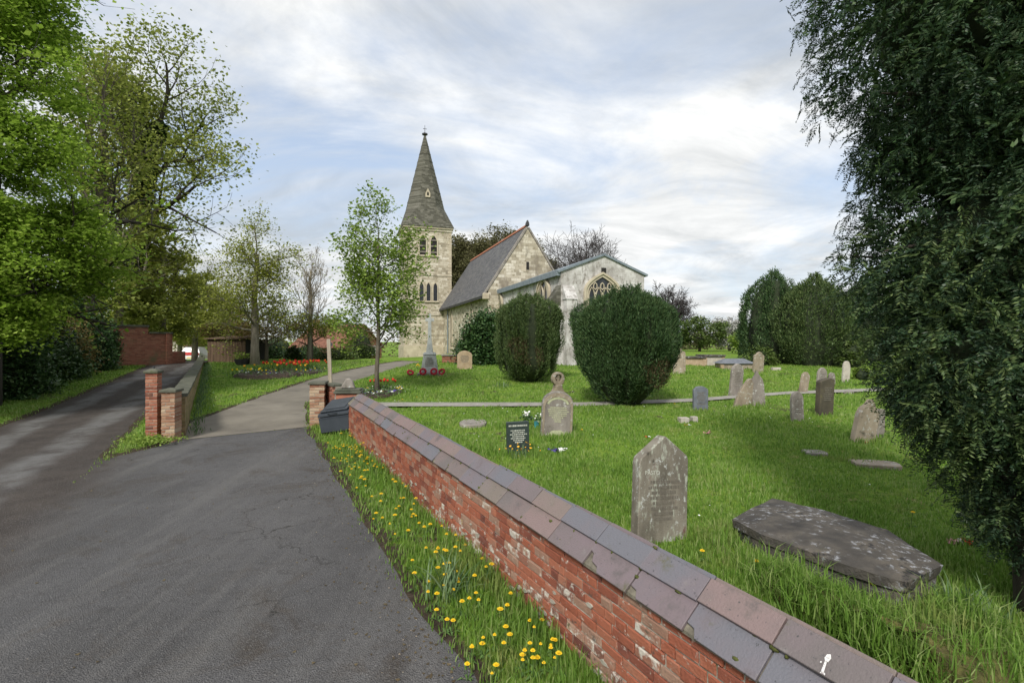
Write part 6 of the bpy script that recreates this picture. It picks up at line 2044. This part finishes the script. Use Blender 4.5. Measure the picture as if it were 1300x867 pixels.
dand = [dandelion_mesh(s, .10 + .022 * (s % 5)) for s in range(7)]
VERGE = [(594, 867), (545, 800), (490, 720), (440, 632), (412, 585), (400, 563)]
WALLF = [(765, 867), (720, 820), (640, 745), (560, 665), (480, 585), (450, 553)]
random.seed(99)
spots = []
for (a, b, n) in ((0, 1, 26), (1, 2, 26), (2, 3, 34), (3, 4, 44), (4, 5, 40)):
    for i in range(n):
        f = random.random(); u = random.betavariate(2.6, 2.2)
        if a == 4: u = random.betavariate(3, 1.4)
        v0 = VERGE[a][0] + (VERGE[b][0] - VERGE[a][0]) * f, VERGE[a][1] + (VERGE[b][1] - VERGE[a][1]) * f
        v1 = WALLF[a][0] + (WALLF[b][0] - WALLF[a][0]) * f, WALLF[a][1] + (WALLF[b][1] - WALLF[a][1]) * f
        spots.append((v0[0] + (v1[0] - v0[0]) * u, v0[1] + (v1[1] - v0[1]) * u))
for si, (px, py) in enumerate(spots):
    x, y, z = on(px, py, .10)
    o = link('dandelion', random.choice(dand), None, (x, y, z), (0, 0, random.random() * 6.28))
    s = random.choice((.55, .65, .75, .85, .95, 1.1)) * (.85 if si < 38 else 1); o.scale = (s, s, random.uniform(.75, 1.2))
    tag(o, 'yellow dandelion in the grass verge at the foot of the brick wall', 'dandelion', 'dandelions on the verge')
for (px, py) in ((895, 717), (962, 737), (1112, 764), (1156, 668), (740, 552), (857, 518), (530, 508), (512, 514), (1035, 780)):
    x, y, z = on(px, py, .10)
    o = link('dandelion', random.choice(dand), None, (x, y, z), (0, 0, random.random() * 6.28))
    tag(o, 'single yellow dandelion in the churchyard lawn', 'dandelion', 'dandelions in the lawn')


def strap_clump(px, py, n, L, label, spread=.12, m='strap', wid=.012):
    x, y, z = on(px, py)
    b_v, b_f = [], []
    random.seed(px)
    for i in range(n):
        a = random.random() * 6.28; ll = L * random.uniform(.6, 1.1); lean = random.uniform(.25, 1.0)
        ox, oy = random.gauss(0, spread * .4), random.gauss(0, spread * .4)
        c, s = math.cos(a), math.sin(a)
        pr_ = None
        for k in range(5):
            f = k / 4
            r_ = ll * lean * f ** 1.4 * .8; zz = ll * (f * (1.15 - .55 * lean * f))
            w_ = wid * (1 - f ** 3) + .001
            p = (ox + c * r_, oy + s * r_, zz)
            b_v += [(p[0] - s * w_ / 2, p[1] + c * w_ / 2, zz), (p[0] + s * w_ / 2, p[1] - c * w_ / 2, zz)]
            if k: o = len(b_v) - 4; b_f.append((o, o + 1, o + 3, o + 2))
    o = MB().add(b_v, b_f).build('strap_leaf_clump', M[m], None, (x, y, z - .01))
    return tag(o, label, 'plant')
strap_clump(572, 752, 60, .42, 'clump of long arching green strap leaves in the dandelion verge', .22, wid=.014)
strap_clump(1222, 790, 34, .42, 'clump of arching strap leaves at the foot of the ledger tomb', .2, wid=.016)
strap_clump(1262, 800, 18, .40, 'smaller strap-leaf clump under the near yew', .2, wid=.016)
strap_clump(90, 1, 1, .1, 'x') if False else None


def tulip_mesh(m, seed, h=.34):
    random.seed(seed)
    V, Fs, mi = [], [], []
    s = MB().tube([(0, 0, 0), (random.uniform(-.02, .02), 0, h)], [.006, .005], 4)
    V += s.v; Fs += s.f; mi += [0] * len(s.f)
    o = len(V)
    l = MB().lathe([(.012, h - .01), (.045, h + .02), (.05, h + .05), (.038, h + .085), (.012, h + .08)], 7)
    V += l.v; Fs += [tuple(o + i for i in f) for f in l.f]; mi += [1] * len(l.f)
    for i in range(3):
        a = random.random() * 6.28; c, q = math.cos(a), math.sin(a); o = len(V)
        V += [(0, 0, 0), (c * .06 - q * .02, q * .06 + c * .02, h * .4), (c * .10, q * .10, h * .75), (c * .06 + q * .02, q * .06 - c * .02, h * .4)]
        Fs.append((o, o + 1, o + 2, o + 3)); mi.append(0)
    me = bpy.data.meshes.new('tulip'); me.from_pydata(V, [], Fs)
    me.materials.append(M['stem']); me.materials.append(M[m]); me.polygons.foreach_set('material_index', mi); me.update()
    return me


TU = {c: [tulip_mesh(c, 10 * i + s) for s in range(3)] for i, c in enumerate(('red', 'orange', 'yellow'))}


def bed(px, py, wpx, dpx, label, pansies):
    x, y, z = on(px, py)
    k = y / F
    W = wpx * k; D = dpx * k * y / 1.7
    b = MB(); n = 22; random.seed(px)
    rim = [(W / 2 * math.cos(t) * random.uniform(.95, 1.05), D / 2 * math.sin(t) * random.uniform(.95, 1.05)) for t in np.linspace(0, 2 * math.pi, n, endpoint=False)]
    b.add([(a, c, .02) for a, c in rim] + [(a * 1.05, c * 1.05, -.15) for a, c in rim] + [(0, 0, .12)], [(i, (i + 1) % n, 2 * n) for i in range(n)] + [(i + n, (i + 1) % n + n, (i + 1) % n, i) for i in range(n)])
    o = b.build('flower_bed', M['soil'], None, (x, y, z + .02))
    tag(o, label, 'flower bed')
    # low edging plants: one mass of small blooms
    C = []
    for i in range(pansies):
        t = random.random() * 6.28; r_ = random.uniform(.72, 1.02)
        C.append((W / 2 * r_ * math.cos(t), D / 2 * r_ * math.sin(t), .10 + random.uniform(0, .06)))
    C = np.array(C)
    q = len(C) // 5
    for nm, m, a, e in (('pansies_purple', 'purple', 0, 2 * q), ('pansies_white', 'white', 2 * q, 3 * q + q // 2), ('pansies_yellow', 'yellow', 3 * q + q // 2, 5 * q - q // 2)):
        leaf_obj(nm, C[a:e], .085, M[m], o, up=1.2, asp=1.0)['kind'] = 'stuff'
    L_ = rng.normal(size=(pansies * 5, 3)) * np.array((W * .27, D * .27, .03)) + np.array((0, 0, .09))
    leaf_obj('bed_foliage', L_, .09, M['strap'], o)['kind'] = 'stuff'
    return x, y, z, W, D
fx, fy, fz, fw, fd = bed(362, 473, 92, 11, 'round flower bed of red and yellow tulips edged with pansies on the left lawn', 150)
random.seed(12)
def plant_tulips(n, cx_, cy_, sx, sy, z, col, lb, gp, hs=1.0):
    for i in range(n):
        px_, py_ = cx_ + random.gauss(0, sx), cy_ + random.gauss(0, sy)
        o = link('tulip', random.choice(TU[col]), None, (px_, py_, z + .06), (0, 0, random.random() * 6))
        s = random.uniform(.8, 1.15) * hs; o.scale = (s * .95, s * .95, s)
        tag(o, lb, 'tulip', gp)
plant_tulips(46, fx + .12 * fw, fy + .1, fw * .15, fd * .2, fz, 'red', 'red tulip in the middle of the round bed on the left lawn', 'red tulips in the round bed', 1.15)
plant_tulips(12, fx + .28 * fw, fy, fw * .12, fd * .22, fz, 'orange', 'orange tulip on the right side of the round bed', 'orange tulips in the round bed')
plant_tulips(7, fx - .22 * fw, fy, fw * .07, fd * .2, fz, 'orange', 'orange tulip on the left side of the round bed', 'orange tulips left in the round bed')
plant_tulips(14, fx - .1 * fw, fy - fd * .36, fw * .30, fd * .06, fz - .1, 'yellow', 'low yellow tulip along the front edge of the round bed', 'yellow tulips in the round bed', .8)
sx_, sy_, sz_, sw_, sdp = bed(484, 499, 56, 9, 'small flower bed of purple and white pansies round the young tree', 120)
plant_tulips(9, sx_ + .08, sy_ + .4, .35, .12, sz_, 'red', 'red tulip beside the young tree trunk', 'red tulips by the young tree', 1.0)
# stray yellow blooms near the memorial, daffodils under the rounded yew
plant_tulips(3, *on(528, 470)[:2], .3, .1, on(528, 470)[2] - .08, 'orange', 'small orange bloom on the grass left of the memorial', 'orange blooms by the memorial', .7)
strap_clump(637, 492, 40, .32, 'clump of daffodil leaves at the left foot of the rounded yew', .6, wid=.02)

# graveside things
x, y, z = on(681, 545)
vz = empty('flower_vase', (x, y, z), 0, 'teal glazed flower pot with white blooms between the two small headstones', 'vase')
MB().lathe([(.045, 0), (.055, .02), (.06, .16), (.065, .17), (.05, .165)], 12).build('pot', M['teal'], vz)
for i in range(2): pass
leaf_obj('foliage', rng.normal(size=(60, 3)) * np.array((.10, .06, .05)) + np.array((0, 0, .24)), .07, M['l_laurel'], vz)
leaf_obj('blooms', np.concatenate([rng.normal(size=(26, 3)) * .03 + np.array((.13, 0, .30)), rng.normal(size=(10, 3)) * .03 + np.array((.02, 0, .27))]), .05, M['white'], vz)
x, y, z = on(668, 543)
v2 = empty('flower_vase', (x, y, z), 0, 'dark grave vase holding a bunch of white flowers behind the green granite stone', 'vase')
MB().lathe([(.05, 0), (.06, .03), (.05, .12), (.06, .15), (.04, .145)], 12).build('pot', M['rubber'], v2)
leaf_obj('foliage', rng.normal(size=(70, 3)) * np.array((.08, .06, .05)) + np.array((0, 0, .22)), .07, M['l_laurel'], v2)
leaf_obj('blooms', rng.normal(size=(36, 3)) * np.array((.045, .04, .03)) + np.array((0, 0, .34)), .055, M['white'], v2)
def posy(px, py, n, sp, cols_, label, nm='posy', size=.05):
    x, y, z = on(px, py)
    t = empty(nm, (x, y, z), 0, label, 'flowers')
    leaf_obj('foliage', np.abs(rng.normal(size=(n, 3))) * np.array((1, 1, 1)) * sp * .5 * np.array((1, 1, .6)) - np.array((sp * .3, sp * .3, 0)), size, M['stem'], t)
    for i, c in enumerate(cols_):
        leaf_obj('blooms', rng.normal(size=(n, 3)) * sp * np.array((.5, .4, .18)) + np.array(((i - (len(cols_) - 1) / 2) * sp * 1.5, 0, sp * .5)), size, M[c], t, up=.8, asp=1.0)['kind'] = 'stuff'
posy(708, 576, 34, .10, ('purple', 'white'), 'blue and white artificial flowers lying on the grass below the arched headstone')
posy(1219, 692, 24, .055, ('pink', 'white', 'red'), 'small red and white posy on the grass beside the near yew', size=.045)
posy(873, 540, 12, .05, ('orange', 'white'), 'tiny yellow and white posy in the grass behind the gabled headstone', size=.04)
posy(899, 552, 26, .09, ('pink',), 'small pink heather clump in the grass right of the gabled headstone', size=.04)
posy(822, 556, 8, .04, ('red', 'white'), 'tiny red and white grave ornament left of the gabled headstone top', size=.04)
posy(1095, 563, 8, .05, ('white', 'red'), 'small broken white and red fragments at the foot of the hard-leaning headstone', size=.05)
sc_ = strap_clump(661, 582, 26, .30, 'withered daffodils with cream blooms in front of the green granite headstone', .20, wid=.012)
leaf_obj('blooms', rng.normal(size=(22, 3)) * np.array((.13, .08, .06)) + np.array((0, 0, .19)), .05, M['orange'], sc_)['kind'] = 'stuff'
for o in list(sc_.children): pass


# ------------------------------------------------------------------ grass
def blades(C, h, wd, lean=.45):
    n = len(C)
    a = rng.uniform(0, 2 * np.pi, n)
    side = np.stack([np.cos(a), np.sin(a), np.zeros(n)], -1)
    b = rng.uniform(0, 2 * np.pi, n)
    ln = np.stack([np.cos(b), np.sin(b), np.zeros(n)], -1) * (rng.random(n) ** 1.5 * lean * 2)[:, None]
    V = np.empty((n, 5, 3))
    h = h[:, None]; w_ = wd[:, None]
    up = np.array((0, 0, 1.0))
    mid_ = C + up * h * .55 + ln * h * .22
    tip = C + up * h * (1 - .25 * np.linalg.norm(ln, axis=1, keepdims=True)) + ln * h * .75
    V[:, 0] = C - side * w_ * .5; V[:, 1] = C + side * w_ * .5
    V[:, 2] = mid_ + side * w_ * .4; V[:, 3] = mid_ - side * w_ * .4
    V[:, 4] = tip
    o = np.arange(n)[:, None] * 5
    T = np.concatenate([o + np.array([0, 1, 2]), o + np.array([0, 2, 3]), o + np.array([3, 2, 4])])
    return V.reshape(-1, 3), T


def wall_side(X, Y):
    return X * .883 + Y * .469


def grass_field():
    Cs, Hs, Ws = [], [], []
    # ring by ring in depth, inside the picture's wedge with a margin
    edges = list(np.arange(1.2, 8, .5)) + list(np.arange(8, 34, 1.0))
    for a, b in zip(edges[:-1], edges[1:]):
        zc = (a + b) / 2
        dens = min(2600, 46000 / zc ** 1.85)
        x0, x1 = -1.12 * b - .6, 1.12 * b + .6
        n = int(dens * (x1 - x0) * (b - a))
        X = rng.uniform(x0, x1, n); Y = rng.uniform(a, b, n)
        sd = road_sd(X, Y)
        ws = wall_side(X, Y)
        fp = seg_dist(X, Y, foot_a + foot_b[::-1])
        ok = (sd > -.02 + .10 * rng.random(n) - .12 * vnoise(X, Y, 6, 9)) & ~((ws > 2.17) & (ws < 2.66) & (Y < 12.2)) & (fp > .03)
        # thin and bare at road edges, patchy elsewhere
        p = np.clip(sd / .3 + .15, .12, 1) * (.65 + .55 * vnoise(X, Y, 1.1, 5)) * (1 - .6 * smooth(.72, .86, vnoise(X, Y, 1.0, 31)))
        ok &= rng.random(n) < p
        X, Y, sd, ws = X[ok], Y[ok], sd[ok], ws[ok]
        z = lawn_z(X, Y, sd)
        verge = (ws < 2.2) & (X > -6) & (Y < 12)
        tall = vnoise(X, Y, .8, 12) * .6 + vnoise(X, Y, 2.4, 13) * .5
        h = np.where(verge, .055 + .085 * tall, .035 + .075 * tall ** 1.3)
        h = h * rng.uniform(.6, 1.25, len(X))
        # longer tufts against the wall and round the near stones
        h *= 1 + 1.0 * np.exp(-((ws - 2.72) / .12) ** 2) + .6 * np.exp(-((ws - 2.1) / .15) ** 2)
        for (qx, qy, qr) in ((big.location.x, big.location.y, .45), (cen.x, cen.y, 1.0), (gs.location.x, gs.location.y, .3), (ar.location.x, ar.location.y, .5)) + tuple((q[0], q[1], max(.15, q[2])) for q in ROUGH):
            d = np.hypot(X - qx, Y - qy)
            h *= 1 + .75 * np.exp(-((d - qr) / .18) ** 2)
        h *= np.clip(.55 + sd / .6, .5, 1)
        h *= 1 + zc * .012
        Cs.append(np.stack([X, Y, z - .005], -1)); Hs.append(h)
        Ws.append(np.full(len(X), .0045 + .0013 * zc) * rng.uniform(.7, 1.3, len(X)))
    C, h, w_ = np.concatenate(Cs), np.concatenate(Hs), np.concatenate(Ws)
    print('blades', len(C))
    V, T = blades(C, h, w_)
    o = link('grass', mesh_np('grass', V, T, M['grass']))
    tag(o, 'green grass of the churchyard lawn and verges', 'grass', kind='stuff')
    # shaggy grass hanging over the ledger's mound
    n = 5200
    ii = rng.integers(0, len(MOUND) - 1, n); f = rng.random(n)[:, None]
    pm = np.array(MOUND)[ii] * (1 - f) + np.array(MOUND)[ii + 1] * f + rng.normal(size=(n, 2)) * np.array((.10, .18))
    C = np.concatenate([pm, (lawn_z(pm[:, 0], pm[:, 1]) + rng.uniform(.0, .24, n))[:, None]], 1)
    V, T = blades(C, rng.uniform(.10, .26, n), rng.uniform(.007, .012, n), .9)
    tag(link('mound_grass', mesh_np('mound_grass', V, T, M['grass'])), 'shaggy grass on the mossy mound by the ledger tomb', 'grass', kind='stuff')
grass_field()

# fallen debris and small stones along the drive edge
sb = MB(); random.seed(17)
for i in range(60):
    f = random.random() * (len(verge_edge) - 3) + 2
    i0 = min(int(f), len(verge_edge) - 2)
    x = verge_edge[i0][0] + (verge_edge[i0 + 1][0] - verge_edge[i0][0]) * (f - i0) - abs(random.gauss(0, .35))
    y = verge_edge[i0][1] + (verge_edge[i0 + 1][1] - verge_edge[i0][1]) * (f - i0)
    r_ = random.uniform(.004, .009)
    zz = float(g(x, y)) + .008
    sb.add([(x - r_, y, zz), (x, y - r_, zz), (x + r_, y, zz), (x, y + r_, zz), (x, y, zz + r_)], [(0, 1, 4), (1, 2, 4), (2, 3, 4), (3, 0, 4)])
tag(sb.build('gravel_bits', M['stone_buff'], None), 'scattered grit along the edge of the driveway', 'grit', kind='stuff')

# dead leaves and twigs on the tarmac, daisies in the lawn
n = 420
f = rng.random(n) * (len(verge_edge) - 3) + 2
i0 = np.minimum(f.astype(int), len(verge_edge) - 2); VE = np.array(verge_edge)
pt = VE[i0] + (VE[i0 + 1] - VE[i0]) * (f - i0)[:, None]
pt[:, 0] -= np.abs(rng.normal(0, .28, n)) ** 1.3 * 1.6
far = rng.random(n) < .25
pt[far] = np.stack([rng.uniform(-7, 1, far.sum()), rng.uniform(2.5, 11, far.sum())], -1)
Cl = np.concatenate([pt, (g(pt[:, 0], pt[:, 1]) + .016)[:, None]], 1)
keep = road_sd(pt[:, 0], pt[:, 1]) < -.02
V, Q = leaf_quads(Cl[keep], .032, up=4, fold=.2)
tag(link('leaf_litter', mesh_np('leaf_litter', V, Q, M['l_twig'])), 'dead leaves and bits of twig lying on the driveway edge', 'leaf litter', kind='stuff')
n = 900
X, Y = rng.uniform(-4, 14, n), rng.uniform(6, 27, n)
sdv = road_sd(X, Y)
ok = (sdv > .3) & (wall_side(X, Y) > 2.9) & (vnoise(X, Y, .35, 21) > .55)
Cd = np.stack([X, Y, lawn_z(X, Y, sdv) + .07], -1)[ok]
V, Q = leaf_quads(Cd, .03, up=3, asp=1.0)
tag(link('daisies', mesh_np('daisies', V, Q, M['white'])), 'scattered white daisies in the churchyard lawn', 'daisies', kind='stuff')
